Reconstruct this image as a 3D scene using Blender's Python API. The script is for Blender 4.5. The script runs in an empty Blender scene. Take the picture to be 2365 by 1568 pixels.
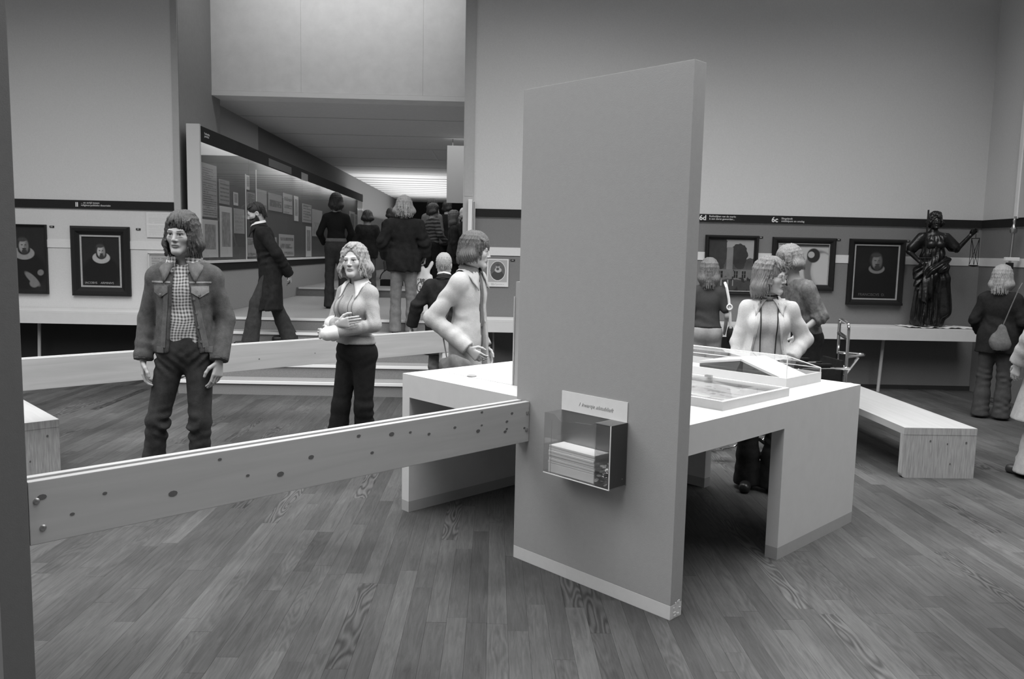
import bpy, bmesh, math, random
import numpy as np
from mathutils import Matrix, Vector
random.seed(7)
C = bpy.context.scene.collection
SC = bpy.context.scene
PI = math.pi

# ------------------------------------------------------------------ camera, world, lights, exposure
F_PX, PITCH, ROLL, YAW, YB = 1860.1, 0.10869, 0.02214, 0.7968, 0.0231
def cam_matrix():
    cp, sp, cr, sr = math.cos(PITCH), math.sin(PITCH), math.cos(ROLL), math.sin(ROLL)
    A = np.array([[1, 0, 0], [0, 0, 1], [0, -1, 0]], float)
    P = np.array([[1, 0, 0], [0, cp, sp], [0, -sp, cp]])
    R = np.array([[cr, sr, 0], [-sr, cr, 0], [0, 0, 1]])
    M = P @ A @ R
    return Matrix(((M[0, 0], -M[0, 1], -M[0, 2], 0), (M[1, 0], -M[1, 1], -M[1, 2], 0),
                   (M[2, 0], -M[2, 1], -M[2, 2], 1.6), (0, 0, 0, 1)))
cam = bpy.data.cameras.new('camera'); cam.sensor_width = 36; cam.sensor_fit = 'HORIZONTAL'
cam.lens = F_PX / 2365 * 36; cam.clip_start = .05; cam.clip_end = 200
cob = bpy.data.objects.new('camera', cam); C.objects.link(cob); cob.matrix_world = cam_matrix()
SC.camera = cob
w = bpy.data.worlds.new('world'); SC.world = w; w.use_nodes = True
w.node_tree.nodes['Background'].inputs[0].default_value = (.5, .5, .5, 1)
w.node_tree.nodes['Background'].inputs[1].default_value = .0
SC.view_settings.view_transform = 'Standard'; SC.view_settings.look = 'None'
SC.view_settings.gamma = 1; SC.view_settings.use_curve_mapping = False
SC.view_settings.exposure = 0.0
def area(name, loc, sx, sy, power, rot=(0, 0, 0), spread=PI):
    l = bpy.data.lights.new(name, 'AREA'); l.shape = 'RECTANGLE'; l.size = sx; l.size_y = sy
    l.energy = power; l.spread = spread
    o = bpy.data.objects.new(name, l); C.objects.link(o); o.location = loc; o.rotation_euler = rot
    return o
# skylight-like luminous ceiling of the hall (all above the frame)
area('laylight_left', (-5.0, 2.2, 5.5), 4.0, 10.4, 660, spread=2.4)
area('laylight_middle', (0.4, 4.4, 5.5), 3.4, 7.0, 400, spread=2.4)
area('laylight_right', (4.1, 4.8, 5.5), 2.2, 6.0, 215, spread=2.4)
area('laylight_stairs', (-2.1, 10.0, 5.55), 2.8, .2, 27)
area('gallery_far_light', (-3.0, 26.0, 2.6), 3.0, 9.0, 150, (PI, 0, 0))
area('gallery_near_light', (-1.6, 14.6, 3.5), 3.0, 6.0, 90)

# ------------------------------------------------------------------ materials
def lin(v):
    return v / 12.92 if v <= .04045 else ((v + .055) / 1.055) ** 2.4
MATS = {}
def nd(nt, t, x=0, y=0):
    n = nt.nodes.new(t); n.location = (x, y); return n
def mat(name, g, rough=.6, var=0.0, scale=20, bump=0.0, bscale=None, stretch=None, metal=0, spec=.3, attr=None, sheen=0):
    """grey paint/cloth: value g (linear albedo), optional noise variation and bump"""
    if name in MATS: return MATS[name]
    m = bpy.data.materials.new(name); m.use_nodes = True; nt = m.node_tree
    b = nt.nodes['Principled BSDF']; b.inputs['Roughness'].default_value = rough
    b.inputs['Metallic'].default_value = metal; b.inputs['Specular IOR Level'].default_value = spec
    if sheen: b.inputs['Sheen Weight'].default_value = sheen
    b.inputs['Base Color'].default_value = (g, g, g, 1)
    col = None
    if attr:
        a = nd(nt, 'ShaderNodeAttribute', -700, 200); a.attribute_name = attr
        col = a.outputs['Color']
    if var or bump:
        tc = nd(nt, 'ShaderNodeTexCoord', -1300, 0); mp = nd(nt, 'ShaderNodeMapping', -1100, 0)
        nt.links.new(tc.outputs['Object'], mp.inputs[0])
        if stretch: mp.inputs['Scale'].default_value = stretch
    if var:
        n = nd(nt, 'ShaderNodeTexNoise', -900, 0); n.inputs['Scale'].default_value = scale
        n.inputs['Detail'].default_value = 5; n.inputs['Roughness'].default_value = .65
        nt.links.new(mp.outputs[0], n.inputs['Vector'])
        r = nd(nt, 'ShaderNodeMapRange', -700, 0)
        r.inputs['From Min'].default_value = .25; r.inputs['From Max'].default_value = .75
        r.inputs['To Min'].default_value = 1 - var; r.inputs['To Max'].default_value = 1 + var
        nt.links.new(n.outputs['Fac'], r.inputs['Value'])
        mx = nd(nt, 'ShaderNodeVectorMath', -400, 100); mx.operation = 'SCALE'
        if col is not None: nt.links.new(col, mx.inputs[0])
        else: mx.inputs[0].default_value = (g, g, g)
        nt.links.new(r.outputs[0], mx.inputs['Scale']); col = mx.outputs[0]
    if col is not None: nt.links.new(col, b.inputs['Base Color'])
    if bump:
        n2 = nd(nt, 'ShaderNodeTexNoise', -900, -300); n2.inputs['Scale'].default_value = bscale or scale
        n2.inputs['Detail'].default_value = 4
        nt.links.new(mp.outputs[0], n2.inputs['Vector'])
        bp = nd(nt, 'ShaderNodeBump', -400, -300); bp.inputs['Strength'].default_value = bump
        bp.inputs['Distance'].default_value = .01
        nt.links.new(n2.outputs['Fac'], bp.inputs['Height']); nt.links.new(bp.outputs[0], b.inputs['Normal'])
    MATS[name] = m
    return m
def emis(name, v):
    m = bpy.data.materials.new(name); m.use_nodes = True; nt = m.node_tree
    b = nt.nodes['Principled BSDF']; b.inputs['Base Color'].default_value = (.8, .8, .8, 1)
    b.inputs['Emission Color'].default_value = (1, 1, 1, 1); b.inputs['Emission Strength'].default_value = v
    MATS[name] = m; return m
def glass_mat(name, alpha=.12, rough=.02, tint=.9):
    """thin sheet of acrylic or glass: mostly clear, mirror reflections"""
    m = bpy.data.materials.new(name); m.use_nodes = True; nt = m.node_tree
    out = nt.nodes['Material Output']; nt.nodes.remove(nt.nodes['Principled BSDF'])
    tr = nd(nt, 'ShaderNodeBsdfTransparent'); tr.inputs[0].default_value = (tint, tint, tint, 1)
    gl = nd(nt, 'ShaderNodeBsdfGlossy'); gl.inputs['Roughness'].default_value = rough
    gl.inputs['Color'].default_value = (.9, .9, .9, 1)
    fr = nd(nt, 'ShaderNodeFresnel'); fr.inputs['IOR'].default_value = 1.5
    ad = nd(nt, 'ShaderNodeMath'); ad.operation = 'ADD'; ad.inputs[1].default_value = alpha
    nt.links.new(fr.outputs[0], ad.inputs[0])
    geo = nd(nt, 'ShaderNodeNewGeometry'); iv = nd(nt, 'ShaderNodeMath'); iv.operation = 'SUBTRACT'; iv.inputs[0].default_value = 1
    nt.links.new(geo.outputs['Backfacing'], iv.inputs[1]); mu = nd(nt, 'ShaderNodeMath'); mu.operation = 'MULTIPLY'
    nt.links.new(ad.outputs[0], mu.inputs[0]); nt.links.new(iv.outputs[0], mu.inputs[1])   # only the front side of the sheet mirrors
    mx = nd(nt, 'ShaderNodeMixShader'); nt.links.new(mu.outputs[0], mx.inputs[0])
    nt.links.new(tr.outputs[0], mx.inputs[1]); nt.links.new(gl.outputs[0], mx.inputs[2])
    nt.links.new(mx.outputs[0], out.inputs[0]); MATS[name] = m
    return m
def wood_mat(name, g, knots=0.0, axis='X', rough=.5, contrast=.25, rings=14, sc=1.0):
    """pale softwood: grain lines along one object axis, optional knots"""
    m = bpy.data.materials.new(name); m.use_nodes = True; nt = m.node_tree
    b = nt.nodes['Principled BSDF']; b.inputs['Roughness'].default_value = rough; b.inputs['Specular IOR Level'].default_value = .25
    tc = nd(nt, 'ShaderNodeTexCoord'); mp = nd(nt, 'ShaderNodeMapping'); nt.links.new(tc.outputs['Object'], mp.inputs[0])
    s = {'X': (.6, 9, 9), 'Y': (9, .6, 9), 'Z': (9, 9, .6)}[axis]
    mp.inputs['Scale'].default_value = tuple(v * sc for v in s)
    n = nd(nt, 'ShaderNodeTexNoise'); n.inputs['Scale'].default_value = rings * .35; n.inputs['Detail'].default_value = 6
    n.inputs['Distortion'].default_value = .6
    nt.links.new(mp.outputs[0], n.inputs['Vector'])
    r = nd(nt, 'ShaderNodeMapRange'); r.inputs['From Min'].default_value = .3; r.inputs['From Max'].default_value = .7
    r.inputs['To Min'].default_value = g * (1 - contrast); r.inputs['To Max'].default_value = g * (1 + contrast * .5)
    nt.links.new(n.outputs['Fac'], r.inputs['Value'])
    val = r.outputs[0]
    nt.links.new(val, b.inputs['Base Color'])
    MATS[name] = m; return m

# ------------------------------------------------------------------ mesh helpers
def link(name, me, m=None, parent=None, smooth=False, loc=None, rot=None):
    o = bpy.data.objects.new(name, me); C.objects.link(o)
    if m is not None:
        for k in (m if isinstance(m, (list, tuple)) else [m]): me.materials.append(k)
    if parent is not None: o.parent = parent
    if loc is not None: o.location = loc
    if rot is not None: o.rotation_euler = rot
    if smooth: me.polygons.foreach_set('use_smooth', [True] * len(me.polygons))
    return o
def tag(o, label=None, cat=None, group=None, kind=None):
    if label: o['label'] = label
    if cat: o['category'] = cat
    if group: o['group'] = group
    if kind: o['kind'] = kind
    return o
def empty(name, loc=(0, 0, 0), rz=0, label=None, cat=None, group=None):
    o = bpy.data.objects.new(name, None); C.objects.link(o); o.empty_display_size = .1
    o.location = loc; o.rotation_euler = (0, 0, rz)
    return tag(o, label, cat, group)
class MB:
    """collects boxes, tubes, prisms in one mesh"""
    def __init__(s): s.bm = bmesh.new()
    def box(s, x0, x1, y0, y1, z0, z1, mi=0, bev=0):
        v = [s.bm.verts.new(p) for p in ((x0, y0, z0), (x1, y0, z0), (x1, y1, z0), (x0, y1, z0),
                                         (x0, y0, z1), (x1, y0, z1), (x1, y1, z1), (x0, y1, z1))]
        fs = []
        for q in ((0, 3, 2, 1), (4, 5, 6, 7), (0, 1, 5, 4), (1, 2, 6, 5), (2, 3, 7, 6), (3, 0, 4, 7)):
            f = s.bm.faces.new([v[i] for i in q]); f.material_index = mi; fs.append(f)
        if bev:
            es = list({e for f in fs for e in f.edges})
            bmesh.ops.bevel(s.bm, geom=es, offset=bev, segments=2, affect='EDGES', profile=.7)
        return s
    def hexa(s, pts, mi=0):
        """8 points: bottom ring then top ring"""
        v = [s.bm.verts.new(p) for p in pts]
        for q in ((0, 3, 2, 1), (4, 5, 6, 7), (0, 1, 5, 4), (1, 2, 6, 5), (2, 3, 7, 6), (3, 0, 4, 7)):
            f = s.bm.faces.new([v[i] for i in q]); f.material_index = mi
        return s
    def prism(s, poly, h0, h1, axis='z', mi=0):
        """extrude a 2D polygon along an axis"""
        def P(a, b, h): return {'z': (a, b, h), 'y': (a, h, b), 'x': (h, a, b)}[axis]
        a = [s.bm.verts.new(P(p[0], p[1], h0)) for p in poly]; b = [s.bm.verts.new(P(p[0], p[1], h1)) for p in poly]
        n = len(poly); s.bm.faces.new(a[::-1]).material_index = mi; s.bm.faces.new(b).material_index = mi
        for i in range(n):
            s.bm.faces.new((a[i], a[(i + 1) % n], b[(i + 1) % n], b[i])).material_index = mi
        return s
    def tube(s, pts, r, n=8, mi=0, closed=False):
        pts = [Vector(p) for p in pts]; rs = r if isinstance(r, (list, tuple)) else [r] * len(pts)
        rings = []; up = None
        for i, p in enumerate(pts):
            if closed: d = pts[(i + 1) % len(pts)] - pts[i - 1]
            else: d = pts[min(i + 1, len(pts) - 1)] - pts[max(i - 1, 0)]
            d.normalize()
            if up is None:
                up = Vector((0, 0, 1)) if abs(d.z) < .9 else Vector((1, 0, 0))
            a = d.cross(up); a.normalize(); b2 = a.cross(d); up = b2
            rings.append([s.bm.verts.new(p + (a * math.cos(t) + b2 * math.sin(t)) * rs[i]) for t in [2 * PI * k / n for k in range(n)]])
        m = len(rings)
        for i in range(m if closed else m - 1):
            A, B = rings[i], rings[(i + 1) % m]
            for k in range(n):
                s.bm.faces.new((A[k], A[(k + 1) % n], B[(k + 1) % n], B[k])).material_index = mi
        if not closed:
            s.bm.faces.new(rings[0][::-1]).material_index = mi; s.bm.faces.new(rings[-1]).material_index = mi
        return s
    def lathe(s, prof, n=24, cx=0, cy=0, mi=0):
        rings = [[s.bm.verts.new((cx + r * math.cos(2 * PI * k / n), cy + r * math.sin(2 * PI * k / n), z)) for k in range(n)] for r, z in prof]
        for A, B in zip(rings, rings[1:]):
            for k in range(n): s.bm.faces.new((A[k], A[(k + 1) % n], B[(k + 1) % n], B[k])).material_index = mi
        s.bm.faces.new(rings[0][::-1]).material_index = mi; s.bm.faces.new(rings[-1]).material_index = mi
        return s
    def build(s, name, m, parent=None, smooth=False, loc=None, rot=None):
        bmesh.ops.recalc_face_normals(s.bm, faces=s.bm.faces[:])
        me = bpy.data.meshes.new(name); s.bm.to_mesh(me); s.bm.free()
        o = link(name, me, m, parent, False, loc, rot)
        if smooth:
            me.polygons.foreach_set('use_smooth', [True] * len(me.polygons))
            try: me.set_sharp_from_angle(angle=math.radians(40))
            except Exception: pass
        return o
def box(name, x0, x1, y0, y1, z0, z1, m, parent=None, bev=0):
    return MB().box(x0, x1, y0, y1, z0, z1, bev=bev).build(name, m, parent)
def text(name, body, size, m, parent, loc, rot, shear=0, ext=.0008, bold=0, align='LEFT', space=1.0):
    cu = bpy.data.curves.new(name, 'FONT'); cu.body = body; cu.size = size; cu.extrude = ext; cu.shear = shear
    cu.align_x = align; cu.offset = bold; cu.resolution_u = 3; cu.space_line = space
    t = bpy.data.objects.new(name, cu); C.objects.link(t)
    dg = bpy.context.evaluated_depsgraph_get(); me = bpy.data.meshes.new_from_object(t.evaluated_get(dg))
    bpy.data.objects.remove(t); bpy.data.curves.remove(cu)
    o = bpy.data.objects.new(name, me); C.objects.link(o); me.materials.clear(); me.materials.append(m)
    o.parent = parent; o.location = loc; o.rotation_euler = rot
    return o
def struct(o): o['kind'] = 'structure'; return o

# frames: W = back-wall frame (u along the wall, v away from the camera); T = table frame (x' right/near, y' right/far)
RW = (0, 0, YB); RT = (0, 0, -YAW)
V0 = 9.854
def W(u, v, z=0):
    c, s = math.cos(YB), math.sin(YB); return Vector((u * c - v * s, u * s + v * c, z))
def T(l, r, z=0):
    c, s = math.cos(YAW), math.sin(YAW); return Vector((-c * l + s * r, s * l + c * r, z))
# ------------------------------------------------------------------ setting
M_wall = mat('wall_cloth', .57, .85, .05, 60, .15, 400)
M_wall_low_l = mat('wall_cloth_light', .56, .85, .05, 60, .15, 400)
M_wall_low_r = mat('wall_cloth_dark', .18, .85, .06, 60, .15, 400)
M_band = mat('band_black', .020, .8, .1, 30, spec=.12)
M_white = mat('white_paint', .72, .55, .03, 15)
M_stripe = mat('stripe_white', .62, .6, .03, 25)
M_lintel = mat('lintel_board', .84, .8, .06, 5, .1, 200)
M_jamb = mat('jamb_paint', .40, .7, .05, 30)
M_col = mat('column_paint', .25, .8, .06, 20, .1, 200)
M_soffit = mat('soffit_paint', .74, .85, .05, 20)
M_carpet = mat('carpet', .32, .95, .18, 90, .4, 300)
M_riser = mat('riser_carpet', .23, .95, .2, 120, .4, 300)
M_nose = mat('nosing_white', .80, .45)
M_ceil = mat('ceiling_white', .7, .8)
M_dark = mat('dark_wall', .03, .8)
M_gwall = mat('gallery_wall', .17, .8, .05, 20)

def wbox(name, u0, u1, v0, v1, z0, z1, m, parent=None):
    o = MB().box(u0, u1, v0, v1, z0, z1).build(name, m, parent)
    if parent is None: o.rotation_euler = RW
    return o
# floor: base slab, planks on top
fl = struct(wbox('floor', -9.2, 6.2, -5.2, V0 + .2, -.12, -.006, mat('floor_gap', .05, .9)))
def plank_mat():
    m = bpy.data.materials.new('oak_plank'); m.use_nodes = True; nt = m.node_tree
    b = nt.nodes['Principled BSDF']; b.inputs['Specular IOR Level'].default_value = .12
    a = nd(nt, 'ShaderNodeAttribute'); a.attribute_name = 'pc'
    tc = nd(nt, 'ShaderNodeTexCoord'); sep = nd(nt, 'ShaderNodeSeparateColor'); nt.links.new(a.outputs['Color'], sep.inputs[0])
    # shift the grain per plank (green channel), tone in red, figure strength in blue
    cmb = nd(nt, 'ShaderNodeCombineXYZ')
    ml = nd(nt, 'ShaderNodeMath'); ml.operation = 'MULTIPLY'; ml.inputs[1].default_value = 37.0
    nt.links.new(sep.outputs['Green'], ml.inputs[0])
    nt.links.new(ml.outputs[0], cmb.inputs[0]); nt.links.new(ml.outputs[0], cmb.inputs[1])
    ad = nd(nt, 'ShaderNodeVectorMath'); ad.operation = 'ADD'; nt.links.new(tc.outputs['Object'], ad.inputs[0]); nt.links.new(cmb.outputs[0], ad.inputs[1])
    mp = nd(nt, 'ShaderNodeMapping'); mp.inputs['Scale'].default_value = (30, 2.2, 1); nt.links.new(ad.outputs[0], mp.inputs[0])
    n1 = nd(nt, 'ShaderNodeTexNoise'); n1.inputs['Scale'].default_value = 1.6; n1.inputs['Detail'].default_value = 6; n1.inputs['Roughness'].default_value = .7
    n1.inputs['Distortion'].default_value = 1.2
    nt.links.new(mp.outputs[0], n1.inputs['Vector'])
    # cathedral figure: distorted bands
    mp2 = nd(nt, 'ShaderNodeMapping'); mp2.inputs['Scale'].default_value = (14, 2.4, 1); nt.links.new(ad.outputs[0], mp2.inputs[0])
    wv = nd(nt, 'ShaderNodeTexNoise'); wv.inputs['Scale'].default_value = .8; wv.inputs['Detail'].default_value = 1.0
    nt.links.new(mp2.outputs[0], wv.inputs['Vector'])
    sn = nd(nt, 'ShaderNodeMath'); sn.operation = 'MULTIPLY'; sn.inputs[1].default_value = 75; nt.links.new(wv.outputs['Fac'], sn.inputs[0])
    sn2 = nd(nt, 'ShaderNodeMath'); sn2.operation = 'SINE'; nt.links.new(sn.outputs[0], sn2.inputs[0])
    fg = nd(nt, 'ShaderNodeMath'); fg.operation = 'MULTIPLY'; nt.links.new(sn2.outputs[0], fg.inputs[0]); nt.links.new(sep.outputs['Blue'], fg.inputs[1])
    fg2 = nd(nt, 'ShaderNodeMath'); fg2.operation = 'MULTIPLY'; fg2.inputs[1].default_value = .36; nt.links.new(fg.outputs[0], fg2.inputs[0])
    r = nd(nt, 'ShaderNodeMapRange'); r.inputs['From Min'].default_value = .3; r.inputs['From Max'].default_value = .7
    r.inputs['To Min'].default_value = .68; r.inputs['To Max'].default_value = 1.25; nt.links.new(n1.outputs['Fac'], r.inputs['Value'])
    su = nd(nt, 'ShaderNodeMath'); su.operation = 'ADD'; nt.links.new(r.outputs[0], su.inputs[0]); nt.links.new(fg2.outputs[0], su.inputs[1])
    # worn, paler patches across boards
    n3 = nd(nt, 'ShaderNodeTexNoise'); n3.inputs['Scale'].default_value = 1.1; n3.inputs['Detail'].default_value = 5; nt.links.new(tc.outputs['Object'], n3.inputs['Vector'])
    r3 = nd(nt, 'ShaderNodeMapRange'); r3.inputs['From Min'].default_value = .35; r3.inputs['From Max'].default_value = .65
    r3.inputs['To Min'].default_value = .74; r3.inputs['To Max'].default_value = 1.26; nt.links.new(n3.outputs['Fac'], r3.inputs['Value'])
    m1 = nd(nt, 'ShaderNodeMath'); m1.operation = 'MULTIPLY'; nt.links.new(su.outputs[0], m1.inputs[0]); nt.links.new(r3.outputs[0], m1.inputs[1])
    m2 = nd(nt, 'ShaderNodeMath'); m2.operation = 'MULTIPLY'; nt.links.new(m1.outputs[0], m2.inputs[0]); nt.links.new(sep.outputs['Red'], m2.inputs[1])
    cl = nd(nt, 'ShaderNodeMath'); cl.operation = 'MAXIMUM'; cl.inputs[1].default_value = .012; nt.links.new(m2.outputs[0], cl.inputs[0])
    nt.links.new(cl.outputs[0], b.inputs['Base Color'])
    rr = nd(nt, 'ShaderNodeMapRange'); rr.inputs['To Min'].default_value = .48; rr.inputs['To Max'].default_value = .66
    nt.links.new(n3.outputs['Fac'], rr.inputs['Value']); nt.links.new(rr.outputs[0], b.inputs['Roughness'])
    return m
M_plank = plank_mat()
PLANK_TONE = .071
def planks():
    rng = random.Random(11); pw = .088; g = .00008
    near, far = [], []
    nrow = int(11.6 / pw)
    for i in range(nrow):
        u0 = -5.9 + i * pw; v = .9 - rng.random() * 1.0
        while v < V0:
            L = rng.uniform(.55, 1.35); v1 = min(v + L, V0 + .0)
            if v1 - v > .08 and v1 > 1.0:
                uc, vc = u0 + pw / 2, (v + v1) / 2
                p = W(uc, max(vc, 2.0))
                # keep what the lens can see, with a margin
                if abs(p.x) < .72 * p.y + .9:
                    tone = PLANK_TONE * (1 + max(-.45, min(.45, rng.gauss(0, .13))))
                    fig = rng.random(); fig = 1.0 if fig > .93 else (.3 if fig > .75 else .04)
                    (near if 0 else far).append((p.y + .35 * abs(p.x), u0 + g, u0 + pw - g, v + g, v1 - g, tone, rng.random(), fig))
            v += L
    far.sort(key=lambda t: t[0])
    vis = [t for t in far if t[0] > 2.3]
    near = vis[:296]; ids = {id(t) for t in near}
    rest = [t for t in far if id(t) not in ids]
    def add(bm, lay, t):
        _, u0, u1, v0, v1, tone, rnd, fig = t
        b = .0003
        z = rng.uniform(-.0003, .0002)
        bot = [bm.verts.new(p) for p in ((u0, v0, -.006), (u1, v0, -.006), (u1, v1, -.006), (u0, v1, -.006))]
        top = [bm.verts.new(p) for p in ((u0 + b, v0 + b, z), (u1 - b, v0 + b, z), (u1 - b, v1 - b, z), (u0 + b, v1 - b, z))]
        fs = [bm.faces.new(top)] + [bm.faces.new((bot[k], bot[(k + 1) % 4], top[(k + 1) % 4], top[k])) for k in range(4)]
        for f in fs:
            for l in f.loops: l[lay] = (tone, rnd, fig, 1)
    for t in near:
        bm = bmesh.new(); lay = bm.loops.layers.float_color.new('pc'); add(bm, lay, t)
        me = bpy.data.meshes.new('plank'); bm.to_mesh(me); bm.free(); link('plank', me, M_plank, fl)
    bm = bmesh.new(); lay = bm.loops.layers.float_color.new('pc')
    for t in rest: add(bm, lay, t)
    me = bpy.data.meshes.new('plank_field'); bm.to_mesh(me); bm.free()
    o = link('plank_field', me, M_plank, fl); o['kind'] = 'stuff'
planks()

ZB = 2.0     # lower edge of the black band
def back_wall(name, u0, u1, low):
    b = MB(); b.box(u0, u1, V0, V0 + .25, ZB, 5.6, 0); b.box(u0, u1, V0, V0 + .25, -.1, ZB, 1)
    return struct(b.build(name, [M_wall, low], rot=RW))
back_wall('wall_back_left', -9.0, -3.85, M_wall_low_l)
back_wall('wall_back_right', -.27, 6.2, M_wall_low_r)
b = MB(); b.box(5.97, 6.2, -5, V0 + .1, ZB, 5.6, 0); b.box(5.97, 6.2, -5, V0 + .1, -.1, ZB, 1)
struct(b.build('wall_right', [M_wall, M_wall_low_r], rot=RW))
struct(wbox('wall_left', -9.2, -9.0, -5, V0 + .2, -.1, 5.6, M_wall))
struct(wbox('wall_front', -9.2, 6.2, -5.2, -5.0, -.1, 5.6, M_wall))
struct(wbox('ceiling', -9.2, 6.2, -5.2, 11.3, 5.6, 5.75, M_ceil))
# black title band and white stripe along the walls
t1 = struct(wbox('trim_1', -9.0, -3.86, V0 - .016, V0 + .01, 1.997, 2.097, M_band))
t2 = struct(wbox('trim_2', -.27, 5.955, V0 - .016, V0 + .01, 2.008, 2.106, M_band))
t3 = struct(wbox('trim_3', 5.954, 5.98, -1.0, V0 - .0165, 2.008, 2.106, M_band))
struct(wbox('trim_4', -9.0, -3.86, V0 - .008, V0 + .01, 1.528, 1.622, M_stripe))
struct(wbox('trim_5', -.27, 5.962, V0 - .008, V0 + .01, 1.549, 1.648, M_stripe))
struct(wbox('trim_6', 5.962, 5.98, 2.0, V0 - .0085, 1.549, 1.648, M_stripe))
struct(wbox('baseboard_right', -.27, 5.97, V0 - .015, V0 + .01, -.005, .05, M_dark))
M_let = mat('lettering_white', .7, .6); M_ink = mat('lettering_ink', .03, .7)
FR = (PI / 2, 0, 0)
text('lettering', 'II', .072, M_let, t1, (-5.022, V0 - .0175, 2.021), FR, bold=.002)
text('lettering', '... en strijd tussen\nreligieus-politieke theorie\u00ebn', .031, M_let, t1, (-4.955, V0 - .0175, 2.058), FR, space=.95)
text('lettering', '6d', .085, M_let, t2, (2.47, V0 - .0175, 2.033), FR, bold=.002)
text('lettering', 'Rekkelijken van de markt\nis een dorst geworden...', .032, M_let, t2, (2.59, V0 - .0175, 2.07), FR, space=.95)
text('lettering', '6c', .085, M_let, t2, (3.355, V0 - .0175, 2.028), FR, bold=.002)
text('lettering', 'Slingelandt\nmiddelpunt en omslag', .032, M_let, t2, (3.475, V0 - .0175, 2.062), FR, space=.95)
# opening to the stairs: columns, lintel, gallery
VL = 10.98
b = MB(); b.box(-3.85, -3.77, V0, VL + .3, -.1, 5.6, 0); b.box(-3.852, -3.775, V0 - .012, V0, -.1, 5.6, 1)
struct(b.build('wall_stair_left', [M_col, M_jamb], rot=RW))
b = MB(); b.box(-.40, -.27, V0 - .02, V0 + .2, -.1, 5.6, 0); b.box(-.385, -.285, V0 - .023, V0 - .02, 2.25, 5.6, 0)
struct(b.build('trim_7', [M_jamb], rot=RW))
lt = struct(wbox('wall_lintel', -3.77, -.30, VL, VL + .35, 3.56, 5.6, M_lintel))
# joints and lower edge strip of the lintel boards
for u0, u1 in ((-3.77, -2.601), (-2.599, -1.001), (-.999, -.30)):
    wbox('panel', u0, u1, VL - .012, VL, 3.625, 5.6, M_lintel, lt)
wbox('edge_strip', -3.77, -.30, VL - .018, VL, 3.56, 3.622, mat('lintel_strip', .86, .7), lt)
struct(wbox('wall_gallery_left', -4.15, -3.95, VL, 34, .5, 3.7, M_gwall))
struct(wbox('trim_8', -3.95, -3.93, VL + .3, 13.6, .73, 3.6, mat('gallery_board', .36, .8)))
struct(wbox('wall_gallery_right', 1.6, 1.8, 10.3, 34, .5, 3.7, M_gwall))
struct(wbox('wall_gallery_end', -4.2, 1.8, 34, 34.2, .5, 3.7, M_dark))
gc = struct(wbox('ceiling_gallery', -4.2, 1.8, VL + .35, 22.4, 3.56, 3.72, M_soffit))
for v in (12.6, 14.4, 16.2, 18.0, 19.8, 21.6):
    wbox('joint_strip', -3.95, 1.6, v - .006, v + .006, 3.556, 3.561, mat('soffit_joint', .42, .85), gc)
for u in (-1.3, -.75):
    wbox('joint_strip', u - .015, u + .015, 16.2, 18.0, 3.553, 3.561, mat('soffit_strip', .75, .7), gc)
gc2 = struct(wbox('ceiling_far', -4.2, 1.8, 22.4, 34, 3.56, 3.72, M_ceil))
for k in range(14):
    wbox('joint_strip', -3.95, 1.6, 22.8 + k * .8 - .02, 22.8 + k * .8 + .02, 3.545, 3.561, M_jamb, gc2)
gf = struct(wbox('floor_upper', -3.95, 1.6, 9.875, 14.5, .5, .73, M_carpet))
gf2 = struct(wbox('floor_gallery', -3.95, 1.6, 14.5, 34, .5, .88, mat('gallery_floor', .25, .8, .1, 30)))
wbox('nosing', -3.5, 1.0, 14.478, 14.503, .855, .884, M_nose, gf2)
st = empty('staircase', W(-1.85, 8.655), YB, 'wide carpeted flight of five steps with white nosings below the lintel', 'stairs')
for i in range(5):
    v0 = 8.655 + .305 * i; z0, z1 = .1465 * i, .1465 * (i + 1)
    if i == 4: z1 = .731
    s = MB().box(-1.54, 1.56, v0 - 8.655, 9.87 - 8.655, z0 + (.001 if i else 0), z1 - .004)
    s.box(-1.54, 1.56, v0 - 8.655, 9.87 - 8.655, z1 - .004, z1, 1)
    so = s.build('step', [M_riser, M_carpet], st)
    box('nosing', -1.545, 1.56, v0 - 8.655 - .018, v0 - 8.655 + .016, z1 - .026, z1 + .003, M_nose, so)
# hanging board beyond the stairs and the white rail end at the right jamb
o = empty('hanging_board', W(-.54, 14.6, 2.44), YB)
MB().box(-.345, .34, -.05, .05, 0, 1.0).build('board', mat('board_grey', .42, .8), o)
for x in (-.25, .25): MB().tube([(x, 0, .99), (x, 0, 1.125)], .008, 6).build('hanging_rod', M_col, o, True)
tag(o, 'pale grey board hanging high beyond the stairs beside the right jamb', 'board')
b = MB(); b.box(-.335, -.285, V0 - .09, V0 - .022, 1.62, 2.21, bev=.006); b.box(-.28, -.25, V0 - .06, V0 - .017, 1.70, 2.19, 1, bev=.004)
tag(b.build('rail_end', [M_white, M_col], rot=RW), 'narrow upright white rail fixed to the right jamb of the stair opening', 'rail')
# ------------------------------------------------------------------ furniture of the middle island
M_panel = mat('panel_grey', .325, .75, .03, 40, .08, 300)
M_pbase = mat('panel_base', .58, .6, .03, 30)
M_table = mat('table_white', .57, .55, .03, 12)
M_tbase = mat('table_base', .36, .6, .04, 20)
M_tedge = mat('table_leg_edge', .66, .55, .03, 12)
M_screw = mat('screw_steel', .45, .35, metal=1)
M_paper = mat('paper', .68, .8, .03, 20)
def tbox(name, l0, l1, r0, r1, z0, z1, m, par, org, bev=0):
    L0, R0 = org
    return MB().box(-(l1 - L0), -(l0 - L0), r0 - R0, r1 - R0, z0, z1, bev=bev).build(name, m, par)
def tempty(name, l, r, z, label, cat, group=None):
    return empty(name, T(l, r, z), -YAW, label, cat, group)
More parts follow.
